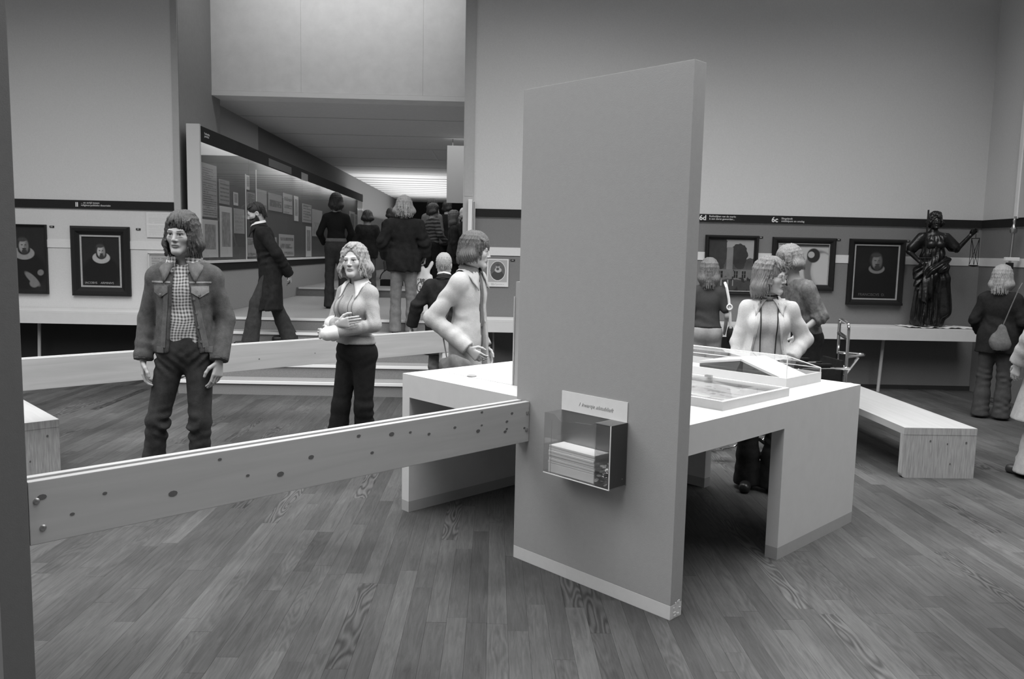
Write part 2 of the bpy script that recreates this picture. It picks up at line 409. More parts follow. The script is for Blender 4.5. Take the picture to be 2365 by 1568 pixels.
# tall partition panel
o0 = (2.415, 2.93)
pn = tempty('partition_panel', *o0, 0, 'tall matt grey partition panel standing in front of the white table', 'panel')
tbox('board', 1.922, 2.909, 2.888, 2.975, .066, 2.398, M_panel, pn, o0, .002)
tbox('base_strip', 1.922, 2.909, 2.888, 2.975, 0, .066, M_pbase, pn, o0, .002)
b = MB()
rr = random.Random(3)
for k in range(9):   # chipped paint at the foot of the near edge
    y = rr.uniform(.0, .07); z = rr.uniform(.006, .075)
    b.box(.4925, .4942, y - .035, y - .035 + rr.uniform(.004, .016), z, z + rr.uniform(.003, .012))
b.build('paint_chip', M_paper, pn)
# pinwheel table: four slabs as legs, one of them is the panel
o0 = (2.937, 3.88)
tb = tempty('exhibition_table', *o0, 0, 'big square white exhibition table on slab legs behind the grey partition panel', 'table')
b = MB()
b.box(-(3.92 - 2.937), -(2.912 - 2.937), 2.91 - 3.88, 4.85 - 3.88, .712, .852)
b.box(-(2.912 - 2.937), -(1.955 - 2.937), 2.978 - 3.88, 4.85 - 3.88, .712, .852)
b.build('tabletop', M_table, tb)
def slab_leg(l0, l1, r0, r1):
    g = tbox('leg', l0, l1, r0, r1, .066, .712, M_table, tb, o0)
    tbox('base_strip', l0, l1, r0, r1, 0, .066, M_tbase, tb, o0)
slab_leg(3.85, 3.92, 2.91, 3.87)
slab_leg(1.955, 2.025, 3.915, 4.85)
slab_leg(2.95, 3.85, 4.78, 4.85)
# small divider board on the table
o0 = (2.75, 3.16)
dv = tempty('divider_board', *o0, .852, 'low grey divider board standing on the table behind the partition panel', 'board')
tbox('board', 2.3, 3.19, 3.14, 3.19, 0, .583, M_panel, dv, o0)
tbox('edge_trim', 3.191, 3.2, 3.135, 3.195, 0, .50, M_jamb, dv, o0)
# barrier beams: two planks with a gap
M_pine = wood_mat('pine', .50, axis='Y', contrast=.10, sc=.5)
M_pine_face = wood_mat('pine_face', .41, axis='Y', contrast=.08, sc=.5)
M_pine_b = wood_mat('pine_far', .47, axis='Y', contrast=.12, sc=.5)
M_knot = mat('knot', .11, .7)
def beam(name, l, r0, r1, z0, z1, label, knots, face, group=None):
    rc = (r0 + r1) / 2
    e = tempty(name, l, rc, z0, label, 'barrier', group)
    H = z1 - z0; n = (r1 - r0) / 2
    for k, (a, m) in enumerate(((0, face), (.058, M_pine))):
        # local x = -(l offset): outer plank nearest the camera has the smallest l
        b = MB().box(-(a + .030), -a, -n, n - (.0 if k == 0 else .0), 0, H, bev=.0025)
        p = b.build('plank', m, e)
        if k == 0:
            for (ty, tz, r) in knots:
                bb = MB()
                ring = [(-(-n + ty * 2 * n) * 0 + (-n + ty * 2 * n) + r * 1.25 * math.cos(t), tz * H + r * .8 * math.sin(t)) for t in [2 * PI * q / 9 for q in range(9)]]
                bb.prism(ring, .0, .0012, 'x'); bb.build('knot', M_knot, p)
    return e
def px_knots(pts):
    # positions along the plank (0 = left end, 1 = right end) and across it (0 bottom .. 1 top)
    return pts
kn = [(.017, .74, .011), (.10, .62, .006), (.20, .40, .013), (.277, .86, .006), (.055, .38, .006), (.325, .47, .006), (.385, .38, .012), (.445, .60, .010),
      (.545, .86, .008), (.575, .46, .007), (.62, .78, .011), (.665, .75, .006), (.712, .64, .007), (.78, .68, .007), (.845, .50, .010), (.855, .62, .005),
      (.855, .93, .006), (.93, .60, .007), (.925, .36, .008), (.945, .78, .007), (.93, .42, .006), (.985, .36, .006)]
bm1 = beam('barrier_beam', 2.814, .64, 2.885, .640, .846, 'double pine plank barrier with knots in the foreground, bolted to the grey panel', kn, M_pine_face)
for (y, z) in ((-1.10, .142), (-1.085, .052), (1.108, .150), (1.105, .062)):
    MB().lathe([(.010, 0), (.010, .002), (.006, .005), (.001, .006)], 10).build('screw', M_screw, bm1, True, (.0, y, z), (0, PI / 2, 0))
bm2 = beam('barrier_beam', 5.84, .9, 5.0, .640, .846, 'pale plank barrier crossing the hall before the carpeted steps', [(.43, .55, .006), (.5, .4, .005), (.76, .6, .006), (.62, .45, .004)], M_pine_b)
tb_post = tempty('barrier_post', 5.87, 4.86, 0, 'short white post carrying the far plank barrier behind the man in pale jacket', 'post')
b = MB().box(-.026, .026, -.06, .06, 0, .80, bev=.003); b.build('post', M_white, tb_post); box('foot', -.05, .05, -.12, .12, 0, .02, M_white, tb_post)
tb_post2 = tempty('barrier_post', 5.87, 1.0, 0, 'short white post carrying the far plank barrier near its left end', 'post')
b = MB().box(-.026, .026, -.06, .06, 0, .80, bev=.003); b.build('post', M_white, tb_post2); box('foot', -.05, .05, -.12, .12, 0, .02, M_white, tb_post2)
# dark partition at the left edge of the view
o0 = (3.3, .595)
p2 = tempty('partition_panel', *o0, 0, 'dark grey partition panel at the left edge, holding the plank barrier', 'panel')
tbox('board', 2.802, 3.79, .548, .636, .066, 2.46, mat('panel_dark', .13, .8, .04, 40, .08, 300), p2, o0, .002)
tbox('base_strip', 2.802, 3.79, .548, .636, 0, .066, M_pbase, p2, o0, .002)
# brochure box on the panel
M_acry = glass_mat('acrylic', .05, .05, .93)
M_acry_d = glass_mat('acrylic_frosted', .22, .35, .8)
o0 = (2.388, 2.888)
bx = tempty('brochure_box', 2.388, 2.888, .55, 'clear acrylic brochure and coin box screwed to the grey partition panel', 'box')
l0, l1, r0, r1, zb, zt = 2.188, 2.592, 2.762, 2.886, 0, .292   # local z from .55
def bb(name, a0, a1, c0, c1, z0, z1, m): return tbox(name, a0, a1, c0, c1, z0, z1, m, bx, o0)
bb('back_plate', l0, l1, r1 - .004, r1, zb, zt, M_acry_d)
bb('bottom_plate', l0, l1, r0, r1 - .004, zb, zb + .005, M_acry)
bb('side_plate', l1 - .005, l1, r0, r1 - .004, zb + .005, zt, M_acry)
bb('side_plate', l0, l0 + .006, r0, r1 - .004, zb + .005, zt, mat('box_side_dark', .06, .4))
bb('coin_divider', 2.275, 2.281, r0 + .005, r1 - .004, zb + .005, zt, M_acry_d)
bb('coin_lid', l0 + .006, 2.281, r0, r1 - .004, zt - .005, zt, M_acry)
# front plate has a round finger cut-out at the upper left
b = MB()
pts = [(-(l0 - 2.388), zb), (-(l0 - 2.388), zt), (-(2.281 - 2.388), zt)]
for k in range(0, 9):
    t = PI / 2 * k / 8; pts.append((-(2.53 - 2.388) + .13 - .13 * math.sin(t) - .0, zt - .02 - .0 + .02 * math.cos(t)))
pts += [(-(2.53 - 2.388), zb + .27), (-(2.535 - 2.388), zt), (-(l1 - 2.388), zt), (-(l1 - 2.388), zb)]
pts = [(-(l1 - 2.388), zb), (-(l0 - 2.388), zb), (-(l0 - 2.388), zt), (-(2.281 - 2.388), zt), (-(2.30 - 2.388), zt - .012), (-(2.40 - 2.388), zt - .018),
       (-(2.48 - 2.388), zt - .03), (-(2.515 - 2.388), zt - .012), (-(2.535 - 2.388), zt), (-(l1 - 2.388), zt)]
b.prism(pts, r0 - 2.888, r0 - 2.888 + .005, 'y'); b.build('front_plate', M_acry, bx)
M_edge = mat('acrylic_edge', .75, .3)
bb('edge_strip', l0 - .001, l0 + .003, r0 - .001, r0 + .003, zb, zt, M_edge)
bb('edge_strip', l0, l1, r0 - .001, r0 + .002, zb - .001, zb + .003, M_edge)
bb('edge_strip', 2.5435, 2.5455, r0 - .0012, r0 + .0005, zb + .004, zt - .03, mat('acrylic_joint', .25, .4))
sg = tbox('sign_card', 2.194, 2.594, 2.884, 2.8865, zt - .002, zt + .092, M_paper, bx, o0)
text('lettering', "1 kwartje alstublieft", .0265, mat('pencil_grey', .26, .8), sg, (-.10, -.0048, .325), FR, shear=.45, ext=.0001)
rr = random.Random(5)
z = .5555
for k in range(9):
    h = .018 if k else .042
    th = [.044, .012, .013, .011, .014, .012, .013, .012, .014][k]
    if z + th > .70: break
    e = tempty('brochure', 2.43 + rr.uniform(-.003, .003), 2.828 + rr.uniform(-.002, .002), z, 'white stapled brochures lying stacked in the acrylic box on the panel' if 0 else ['thick white bundle of brochures at the bottom of the acrylic box', 'white brochure in the acrylic box, second from the bottom', 'white brochure in the acrylic box, third from the bottom', 'white brochure in the acrylic box, fourth from the bottom', 'white brochure in the acrylic box, fifth from the bottom', 'white brochure in the acrylic box, sixth from the bottom', 'white brochure in the acrylic box, seventh from the bottom', 'white brochure in the acrylic box, just under the topmost', 'topmost white brochure with printed cover in the acrylic box'][k], 'brochure', 'brochures in the acrylic box')
    e.rotation_euler = (0, 0, -YAW + rr.uniform(-.008, .008))
    p = MB().box(-.142, .142, -.052, .050, 0, th - .001, bev=.002).build('pages', M_paper, e)
    if k == 8 or z + th + .013 > .70:
        e['label'] = 'topmost white brochure with a small dark stamp in the acrylic box'
        box('cover_print', -.075, -.045, -.03, -.01, th - .001, th, M_col, e); box('cover_print', .07, .12, -.04, -.034, th - .001, th, M_col, e)
        box('cover_print', .085, .125, -.02, -.014, th - .001, th, M_col, e)
        break
    z += th
cn = MB()
for k in range(46):
    x, y, zz = rr.uniform(.115, .192), rr.uniform(-.116, -.02), rr.uniform(.012, .095)
    a, c = rr.uniform(0, PI), rr.uniform(-.9, .9)
    ux = Vector((math.cos(a), math.sin(a), 0)); uy = Vector((-math.sin(a) * math.cos(c), math.cos(a) * math.cos(c), math.sin(c))); nn = ux.cross(uy)
    r = rr.uniform(.009, .0125); ctr = Vector((x, y, zz))
    A = [cn.bm.verts.new(ctr + (ux * math.cos(t) + uy * math.sin(t)) * r) for t in [2 * PI * q / 8 for q in range(8)]]
    B = [cn.bm.verts.new(ctr + nn * .0016 + (ux * math.cos(t) + uy * math.sin(t)) * r) for t in [2 * PI * q / 8 for q in range(8)]]
    cn.bm.faces.new(A[::-1]); cn.bm.faces.new(B)
    for q in range(8): cn.bm.faces.new((A[q], A[(q + 1) % 8], B[(q + 1) % 8], B[q]))
co = cn.build('coin_heap', mat('coin', .5, .3, .4, 80, metal=.8), None, False, T(2.388, 2.888, .55), RT)
tag(co, 'heap of small coins in the narrow right compartment of the acrylic box', 'coins', kind='stuff')

# flat drawing frame and glass vitrine on the table
def painted(name, wd, ht, fn, nx, ny, parent=None, rough=.6, spec=.2):
    """flat print: a fine grid whose colour attribute is the printed tone; lies in local x,z facing -y"""
    xs = np.linspace(0, 1, nx + 1); ys = np.linspace(0, 1, ny + 1)
    X, Y = np.meshgrid((xs[:-1] + xs[1:]) / 2, (ys[:-1] + ys[1:]) / 2)
    tone = np.clip(fn(X, Y), .004, .95)
    vx, vy = np.meshgrid(xs, ys)
    V = np.stack([(vx.ravel() - .5) * wd, np.zeros(vx.size), vy.ravel() * ht], 1)
    i = np.arange(nx * ny); r = i // nx; c = i % nx; a = r * (nx + 1) + c
    Q = np.stack([a, a + 1, a + nx + 2, a + nx + 1], 1)
    me = bpy.data.meshes.new(name); me.from_pydata(V.tolist(), [], Q.tolist())
    at = me.color_attributes.new('print', 'FLOAT_COLOR', 'CORNER')
    col = np.repeat(tone.ravel()[:, None], 4, 0); col = np.concatenate([np.repeat(col, 3, 1), np.ones((len(col), 1))], 1)
    at.data.foreach_set('color', col.astype(np.float32).ravel())
    k = 'print_%g_%g' % (rough, spec)
    return link(name, me, mat(k, .5, rough, spec=spec, attr='print'), parent)
def vnoise(X, Y, f, seed=0, oct=4):
    rng = np.random.RandomState(seed); out = np.zeros_like(X); amp = 1.0; tot = 0
    for o in range(oct):
        n = int(f) + 3; g = rng.rand(n + 2, n + 2)
        x = np.clip(X, 0, .9999) * f; y = np.clip(Y, 0, .9999) * f
        i = np.clip(x.astype(int), 0, n); j = np.clip(y.astype(int), 0, n); fx = x - i; fy = y - j
        fx = fx * fx * (3 - 2 * fx); fy = fy * fy * (3 - 2 * fy)
        out += amp * (g[j, i] * (1 - fx) * (1 - fy) + g[j, i + 1] * fx * (1 - fy) + g[j + 1, i] * (1 - fx) * fy + g[j + 1, i + 1] * fx * fy)
        tot += amp; amp *= .55; f *= 2
    return out / tot
def lines_text(X, Y, n, seed=0, m=(.1, .9, .08, .92), fill=.75, duty=.5):
    """rows of print"""
    rng = np.random.RandomState(seed)
    r = np.floor((Y - m[2]) / (m[3] - m[2]) * n).astype(int); f = (Y - m[2]) / (m[3] - m[2]) * n - r
    rl = m[0] + (m[1] - m[0]) * np.where(rng.rand(n + 2) > .75, rng.uniform(.4, .95, n + 2), 1.0)
    rr_ = np.clip(r, 0, n)
    ok = (Y > m[2]) & (Y < m[3]) & (X > m[0]) & (X < rl[rr_]) & (f < duty)
    wv = vnoise(X, (rr_ + .5) / (n + 1) * .99, 34, seed + 3, 1)
    return (ok & (wv > 1 - fill)).astype(float)
o0 = (2.44, 3.77)
fd = tempty('display_frame', *o0, .852, 'shallow white display frame with a faded drawing, lying on the table beside the panel', 'frame')
b = MB(); L = lambda l: -(l - 2.44); R_ = lambda r: r - 3.77
def rim(b, l0, l1, r0, r1, wdt, z0, z1):
    b.box(L(l1), L(l0), R_(r0), R_(r0) + wdt, z0, z1); b.box(L(l1), L(l0), R_(r1) - wdt, R_(r1), z0, z1)
    b.box(L(l1), L(l1) + wdt, R_(r0) + wdt, R_(r1) - wdt, z0, z1); b.box(L(l0) - wdt, L(l0), R_(r0) + wdt, R_(r1) - wdt, z0, z1)
rim(b, 2.036, 2.86, 3.432, 4.108, .022, 0, .046); b.build('rim', M_table, fd)
d = painted('drawing', .78, .62, lambda X, Y: .50 + .16 * (vnoise(X, Y, 5, 4) - .5) * 2 - .22 * (vnoise(X, Y, 16, 8) > .62) * (np.abs(Y - .5) < .38) * (np.abs(X - .5) < .44) + .12 * (np.abs(X - .5) > .45), 70, 56, fd)
d.rotation_euler = (-PI / 2, 0, 0); d.location = (L(2.448), R_(3.46), .012)
box('cover_glass', L(2.838), L(2.058), R_(3.454), R_(4.086), .034, .037, M_acry, fd)
box('handle', L(2.54), L(2.50), R_(4.06), R_(4.085), .046, .058, M_screw, fd)
o0 = (2.70, 4.53)
vt = tempty('table_vitrine', *o0, .852, 'low glass table vitrine with sloping lid holding an open book', 'vitrine')
L2 = lambda l: -(l - 2.70); R2 = lambda r: r - 4.53
b = MB(); b.box(L2(3.25), L2(2.157), R2(4.31), R2(4.752), 0, .018)
for (a0, a1, c0, c1) in ((3.25, 2.157, 4.31, 4.328), (3.25, 2.157, 4.734, 4.752), (3.25, 3.232, 4.328, 4.734), (2.175, 2.157, 4.328, 4.734)):
    b.box(L2(a0), L2(a1), R2(c0), R2(c1), .018, .060)
b.build('base_tray', M_table, vt)
xa, xb, ya, yb_ = L2(3.246), L2(2.161), R2(4.314), R2(4.748); zf, zk = .190, .086
t_ = .004
def sheet(name, quad, nrm):
    b = MB(); q = [Vector(p) for p in quad]; n = Vector(nrm).normalized() * t_
    b.hexa([q[0], q[1], q[2], q[3], q[0] + n, q[1] + n, q[2] + n, q[3] + n]); return b.build(name, M_acry, vt)
sheet('front_glass', ((xa, ya, .060), (xb, ya, .060), (xb, ya, zf), (xa, ya, zf)), (0, 1, 0))
sheet('back_glass', ((xa, yb_ - t_, .060), (xb, yb_ - t_, .060), (xb, yb_ - t_, zk), (xa, yb_ - t_, zk)), (0, 1, 0))
sheet('lid_glass', ((xa, ya, zf), (xb, ya, zf), (xb, yb_, zk), (xa, yb_, zk)), (0, .25, 1))
sheet('side_glass', ((xb - t_, ya + t_, .060), (xb - t_, yb_ - t_, .060), (xb - t_, yb_ - t_, zk), (xb - t_, ya + t_, zf)), (1, 0, 0))
sheet('side_glass', ((xa, ya + t_, .060), (xa, yb_ - t_, .060), (xa, yb_ - t_, zk), (xa, ya + t_, zf)), (1, 0, 0))
b = MB(); e_ = .0025
for p, q in (((xa, ya, zf), (xb, ya, zf)), ((xb, ya, zf), (xb, yb_, zk)), ((xa, yb_, zk), (xb, yb_, zk)), ((xb, ya, .06), (xb, ya, zf)), ((xb, yb_, .06), (xb, yb_, zk)), ((xa, ya, zf), (xa, yb_, zk))):
    b.tube([p, q], e_ + .0005, 4)
b.build('glass_edge', M_edge, vt)
ob = tempty('open_book', 2.36, 4.47, .871, 'open book with white pages tilted on a dark cradle inside the table vitrine', 'book')
cr = mat('cradle_dark', .08, .6)
b = MB(); b.prism([(-.10, 0), (.17, 0), (.17, .012), (-.10, .10)], -.12, .16, 'y'); b.build('cradle', cr, ob)
b = MB(); b.hexa([(-.115, -.12, .104), (.175, -.12, .012), (.175, .17, .012), (-.115, .17, .104), (-.113, -.12, .116), (.18, -.12, .026), (.18, .17, .026), (-.113, .17, .116)]); b.build('page_block', M_paper, ob)
b = MB(); b.hexa([(-.40, -.12, .06), (-.118, -.12, .104), (-.118, .17, .104), (-.40, .17, .06), (-.40, -.12, .075), (-.118, -.12, .116), (-.118, .17, .116), (-.40, .17, .075)]); b.build('page_block', M_paper, ob)
b = MB(); b.prism([(-.40, 0), (-.16, 0), (-.118, .10), (-.40, .058)], -.12, .16, 'y'); b.build('cradle', cr, ob)
# map under glass at the left of the table
mp_ = painted('map_sheet', .62, .58, lambda X, Y: .58 - .10 * (vnoise(X, Y, 14, 2) > .56) - .05 * (np.abs(((X * 9) % 1) - .5) < .05) - .04 * (np.abs(((Y * 9) % 1) - .5) < .05), 60, 56)
mp_.location = T(3.50, 3.14, .8535); mp_.rotation_euler = (-PI / 2, 0, -YAW)
tag(mp_, 'pale printed map lying flat on the left half of the white table', 'map')
dk = MB().lathe([(.0, 0), (.028, 0), (.030, .004), (.022, .008), (.0, .009)], 16).build('paperweight', M_col, None, True, T(3.57, 3.16, .854))
tag(dk, 'small dark disc lying on the printed map on the table', 'paperweight')

# benches
M_bench = wood_mat('bench_top', .40, axis='Y', contrast=.08, sc=.6)
M_bench_end = wood_mat('bench_end', .38, axis='Z', contrast=.30, sc=2.6)
def bench(loc, rz, wdt, ln, label, shear=0.0):
    e = empty('wooden_bench', loc, rz, label, 'bench', 'laminated wooden benches')
    H = .378; t = .052
    def q(x, y): return (x + shear * y, y)
    def slab(name, x0, x1, y0, y1, z0, z1, m):
        b = MB(); P = [q(x0, y0), q(x1, y0), q(x1, y1), q(x0, y1)]
        b.hexa([(p[0], p[1], z0) for p in P] + [(p[0], p[1], z1) for p in P]); return b.build(name, m, e)
    n = 9; ws = wdt / n
    top = slab('seat', 0, wdt, 0, ln, H - t, H, M_bench)
    for y0 in (0, ln - t):
        b = MB(); r = .03
        if y0 == 0:
            pts = [(r, 0)] + [(r - r * math.sin(a), r - r * math.cos(a)) for a in (PI / 6, PI / 3, PI / 2)] + [(0, H - t - .001), (wdt, H - t - .001), (wdt, 0)]
            b.prism(pts, 0, t, 'y'); b.build('leg', M_bench_end, e)
            # laminated front edge of the seat
            box('edge_strip', 0, wdt, -.0015, 0, H - t, H - .002, M_bench_end, e)
        else: slab('leg', 0, wdt, y0, ln, 0, H - t - .001, M_bench_end)
    for (x, z, r) in ((.20, .28, .006), (.33, .26, .005), (.47, .27, .007), (.36, .11, .005)):
        if x < wdt:
            MB().prism([(x + r * math.cos(a), z + r * 1.3 * math.sin(a)) for a in [2 * PI * k / 8 for k in range(8)]], -.0022, .001, 'y').build('knot', M_knot, e)
    return e
bench((2.90, 5.822, 0), .03, .545, 2.1, 'low laminated wooden bench at the right, behind the white table')
bench(tuple(Vector((-3.124 - .715 * .545, 5.475 - .699 * .545, 0))), PI / 2 - YAW, .545, 1.9, 'low laminated wooden bench at the left edge, behind the foreground plank barrier')
# ------------------------------------------------------------------ wall shelves
def wempty(name, u, v, z, label, cat, group=None): return empty(name, W(u, v, z), YB, label, cat, group)
def shelf(u0, u1, label, posts, dpt=.45):
    uc = (u0 + u1) / 2; e = wempty('wall_shelf', uc, V0 - dpt / 2, .655, label, 'shelf', 'wall shelves')
    box('shelf_board', u0 - uc, u1 - uc, -dpt / 2, dpt / 2 - .01, .125, .147, M_table, e)
    box('front_board', u0 - uc, u1 - uc, -dpt / 2 - .004, -dpt / 2 + .018, 0, .124, M_table, e)
    for s in (u0, u1 - .02): box('side_board', s - uc, s + .02 - uc, -dpt / 2 + .018, dpt / 2 - .01, 0, .124, M_table, e)
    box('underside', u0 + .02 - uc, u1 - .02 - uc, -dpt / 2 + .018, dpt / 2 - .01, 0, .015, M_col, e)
    for p in posts: MB().tube([(p - uc, -.02, -.654), (p - uc + .025, -.02, 0)], .019, 8).build('post', M_jamb, e, True)
    return e
shelf(-8.9, -3.95, 'long white display shelf under the portraits on the left wall', (-5.40,))
shelf(-.23, 5.74, 'long white display shelf under the paintings on the right wall', (4.70, 1.2))
struct(wbox('baseboard_left', -9.0, -3.86, V0 - .02, V0 + .01, -.005, .655, M_dark))
# ------------------------------------------------------------------ pictures
M_frame = mat('frame_ebony', .013, .5, spec=.25)
M_slip = mat('frame_gilt', .34, .45, .12, 60)
M_back = mat('canvas_back', .05, .9)
def framed(name, u0, u1, z0, z1, fw, label, cat, fn, slip=None, dep=.055, nx=140, rough=.45, group=None, fm=None, canvas='canvas'):
    uc = (u0 + u1) / 2; wd, ht = u1 - u0, z1 - z0
    e = wempty(name, uc, V0, z0, label, cat, group)
    x0, x1 = -wd / 2, wd / 2; fm = fm or M_frame
    def mould(nm, quad_out, quad_in):
        # moulding: outer edge low at the wall, ridge, inner edge lower
        (ax, az), (bx_, bz) = quad_out; (cx, cz), (dx, dz) = quad_in
        b = MB(); prof = [(0, 0.0), (0, -.035), (.25, -dep), (.55, -dep * .95), (.8, -.026), (1, -.022), (1, 0)]
        R1 = [b.bm.verts.new((ax + (cx - ax) * t, y, az + (cz - az) * t)) for t, y in prof]
        R2 = [b.bm.verts.new((bx_ + (dx - bx_) * t, y, bz + (dz - bz) * t)) for t, y in prof]
        n = len(prof)
        for i in range(n): b.bm.faces.new((R1[i], R1[(i + 1) % n], R2[(i + 1) % n], R2[i]))
        b.bm.faces.new(R1[::-1]); b.bm.faces.new(R2)
        return b.build(nm, fm, e)
    O = [(x0, 0), (x1, 0), (x1, ht), (x0, ht)]; I = [(x0 + fw, fw), (x1 - fw, fw), (x1 - fw, ht - fw), (x0 + fw, ht - fw)]
    for k in range(4): mould('frame_rail', (O[k], O[(k + 1) % 4]), (I[k], I[(k + 1) % 4]))
    s = 0
    if slip:
        s = slip
        for (a0, a1, c0, c1) in ((x0 + fw, x1 - fw, fw, fw + s), (x0 + fw, x1 - fw, ht - fw - s, ht - fw), (x0 + fw, x0 + fw + s, fw + s, ht - fw - s), (x1 - fw - s, x1 - fw, fw + s, ht - fw - s)):
            box('slip', a0, a1, -.024, -.012, c0, c1, M_slip, e)
    iw, ih = wd - 2 * fw - 2 * s, ht - 2 * fw - 2 * s
    box('backing', x0 + fw, x1 - fw, -.010, -.002, fw, ht - fw, M_back, e)
    c = painted(canvas, iw, ih, fn, nx, int(nx * ih / iw), e, rough)
    c.location = (0, -.013, fw + s)
    return e
def el(X, Y, cx, cy, rx, ry): return 1 - np.hypot((X - cx) / rx, (Y - cy) / ry)
def sm(d, w=.08): return np.clip(d / w + .5, 0, 1)
def over(t, tone, m): return t * (1 - m) + tone * m
def portrait(cx, cy, s, asp, ruff=.30, skin=.34, tilt=.15, bg=.020, hands=None, beard=.03, ruffk=1.0):
    """generic dark portrait: a head with beard over a pale ruff; s = head half-height in canvas units"""
    def fn(X, Y):
        t = np.full(X.shape, bg) * (1 + .35 * (vnoise(X, Y, 5, 3) - .5))
        x = (X - cx) * asp; y = Y - cy; z0 = np.zeros_like(X)
        E = lambda px, py, rx, ry: 1 - np.hypot((x - px * s) / (rx * s), (y - py * s) / (ry * s))
        t = over(t, .012, sm(E(0, -3.2, 3.0, 2.6), .2))            # black doublet
        t = over(t, ruff, sm(E(.1, -.95 + .2 * (1 - ruffk), 1.42 * ruffk, .86 * ruffk), .12) * (1 - sm(E(.12, -.45, .86, .72), .2)))
        t = over(t, .03, sm(E(-.05, .25, .82, 1.0), .2))           # hair
        t = over(t, skin, sm(E(.08, 0, .62, .92), .25))
        t = over(t, skin * .45, sm(E(.52, -.05, .26, .75), .6) * .8)   # shadow side
        t = over(t, .06, sm(E(-.14, .14, .15, .07), .5)); t = over(t, .06, sm(E(.34, .14, .14, .07), .5))
        t = over(t, skin * .6, sm(E(.2, -.12, .08, .26), .6))
        t = over(t, beard, sm(E(.16, -.36, .30, .09), .4)); t = over(t, beard * 1.3, sm(E(.16, -.74, .36, .34), .4))
        t = over(t, .05, sm(E(-.05, .82, .62, .26), .4))
        if hands:
            for (hx, hy, rx, ry, an) in hands:
                c, sn = math.cos(an), math.sin(an); dx = (X - hx) * asp; dy = Y - hy
                t = over(t, skin * .62, sm(1 - np.hypot((dx * c + dy * sn) / rx, (-dx * sn + dy * c) / ry), .3))
        return t * (.9 + .2 * vnoise(X, Y, 30, 9))
    return fn
p1 = framed('portrait_painting', -5.86, -5.377, .967, 1.797, .022, 'dark half-length portrait of a bearded man in white ruff beside the left partition', 'painting',
            portrait(.40, .70, .115, .58, .24, .26, hands=[(.62, .20, .15, .05, -.75), (.85, .30, .05, .045, .4), (.66, .13, .07, .06, 0)]), None, .04)
p2_ = framed('portrait_painting', -5.088, -4.392, .958, 1.792, .105, 'portrait of a man with broad white ruff in heavy black frame on the left wall', 'painting',
             portrait(.49, .70, .135, .82, .36, .36), .020)
text('lettering', 'IACOBVS    ARMINIVS', .036, M_slip, p2_, (-.20, -.0145, .145), FR)
def landscape(X, Y):
    n1 = vnoise(X, Y, 7, 5); t = .07 + .07 * (n1 - .4)
    sky = (Y > .60 + .35 * np.clip(.55 - X, 0, 1) + .12 * n1) & (X > .38); t = np.where(sky, .30 + .1 * (vnoise(X, Y, 3, 6) - .5), t)
    tree = (el(X, Y, .68, .68, .20, .24) + .5 * (n1 - .5) > 0) | (el(X, Y, .15, .75, .25, .4) + .5 * (n1 - .5) > 0); t = np.where(tree, .025 + .03 * n1, t)
    tower = (np.abs(X - .47) < .07) & (Y > .35) & (Y < .85); t = np.where(tower, .15 + .06 * n1, t)
    house = (Y > .20) & (Y < .42); t = np.where(house, .15 + .06 * (vnoise(X, Y, 20, 2) - .5), t)
    for wx in (.28, .62, .80):
        win = (np.abs(X - wx) < .045) & (Y > .26) & (Y < .39); t = np.where(win, .02 + .12 * ((np.abs(X - wx) < .006) | (np.abs(Y - .33) < .006)), t)
    t = np.where(Y < .22 + .08 * (n1 - .5), .03 + .05 * n1, t)
    t = np.where((Y < .42) & (vnoise(X, Y, 9, 12) > .64), .03, t)
    for px_ in (.30, .45, .56): t = np.where((np.abs(X - px_) < .012) & (Y > .10) & (Y < .22), .25, t)
    return t
q1 = framed('landscape_painting', 2.56, 3.21, 1.128, 1.856, .05, 'dark framed landscape with a pale tower and house on the right wall', 'painting', landscape, None, .05)
box('slip', -.275, .275, -.030, -.024, .046, .056, M_slip, q1)
def clouds(X, Y):
    n = vnoise(X, Y, 4, 21); t = .28 + .22 * n
    t = over(t, .42, sm(el(X, Y, .30, .72, .34, .30) + .3 * (n - .5), .3)); t = over(t, .45, sm(el(X, Y, .92, .35, .22, .40), .2))
    t = over(t, .10, sm(np.minimum(el(X, Y, .82, .35, .30, .50), -el(X, Y, .90, .35, .24, .44)), .12) * .8)
    t = over(t, .03, sm(el(X, Y, .70, .72, .13, .18), .15)); t = over(t, .38, sm(el(X, Y, .655, .74, .065, .08), .2))
    t = over(t, .05, sm((Y - .93) * 12, .5) * (X > .35))
    return t
q2 = framed('cloud_painting', 3.385, 4.164, 1.204, 1.848, .072, 'dark framed painting of pale rounded shapes behind the stooping man', 'painting', clouds, .008, .05)
q3 = framed('portrait_painting', 4.335, 5.026, 1.043, 1.849, .066, 'portrait of a man in small white collar in black frame beside the statue', 'painting',
            portrait(.50, .70, .15, .82, .16, .17, bg=.014, ruffk=.72), .016, .06)
box('ledge', -.335, .335, -.075, -.02, 0, .03, M_frame, q3)
text('lettering', 'FRANCISCVS  D.', .046, mat('dull_gilt', .09, .6), q3, (-.20, -.0145, .112), FR)
def sheet_flat(name, u0, u1, z0, z1, label, cat, fn, nx=60, mount=None, group=None):
    uc = (u0 + u1) / 2; e = wempty(name, uc, V0, z0, label, cat, group)
    box('sheet', -(u1 - u0) / 2, (u1 - u0) / 2, -.012, -.009, 0, z1 - z0, mount or M_paper, e)
    iw, ih = (u1 - u0), (z1 - z0)
    c = painted('print', iw, ih, fn, nx, int(nx * ih / iw), e, .7); c.location = (0, -.0125, 0)
    return e
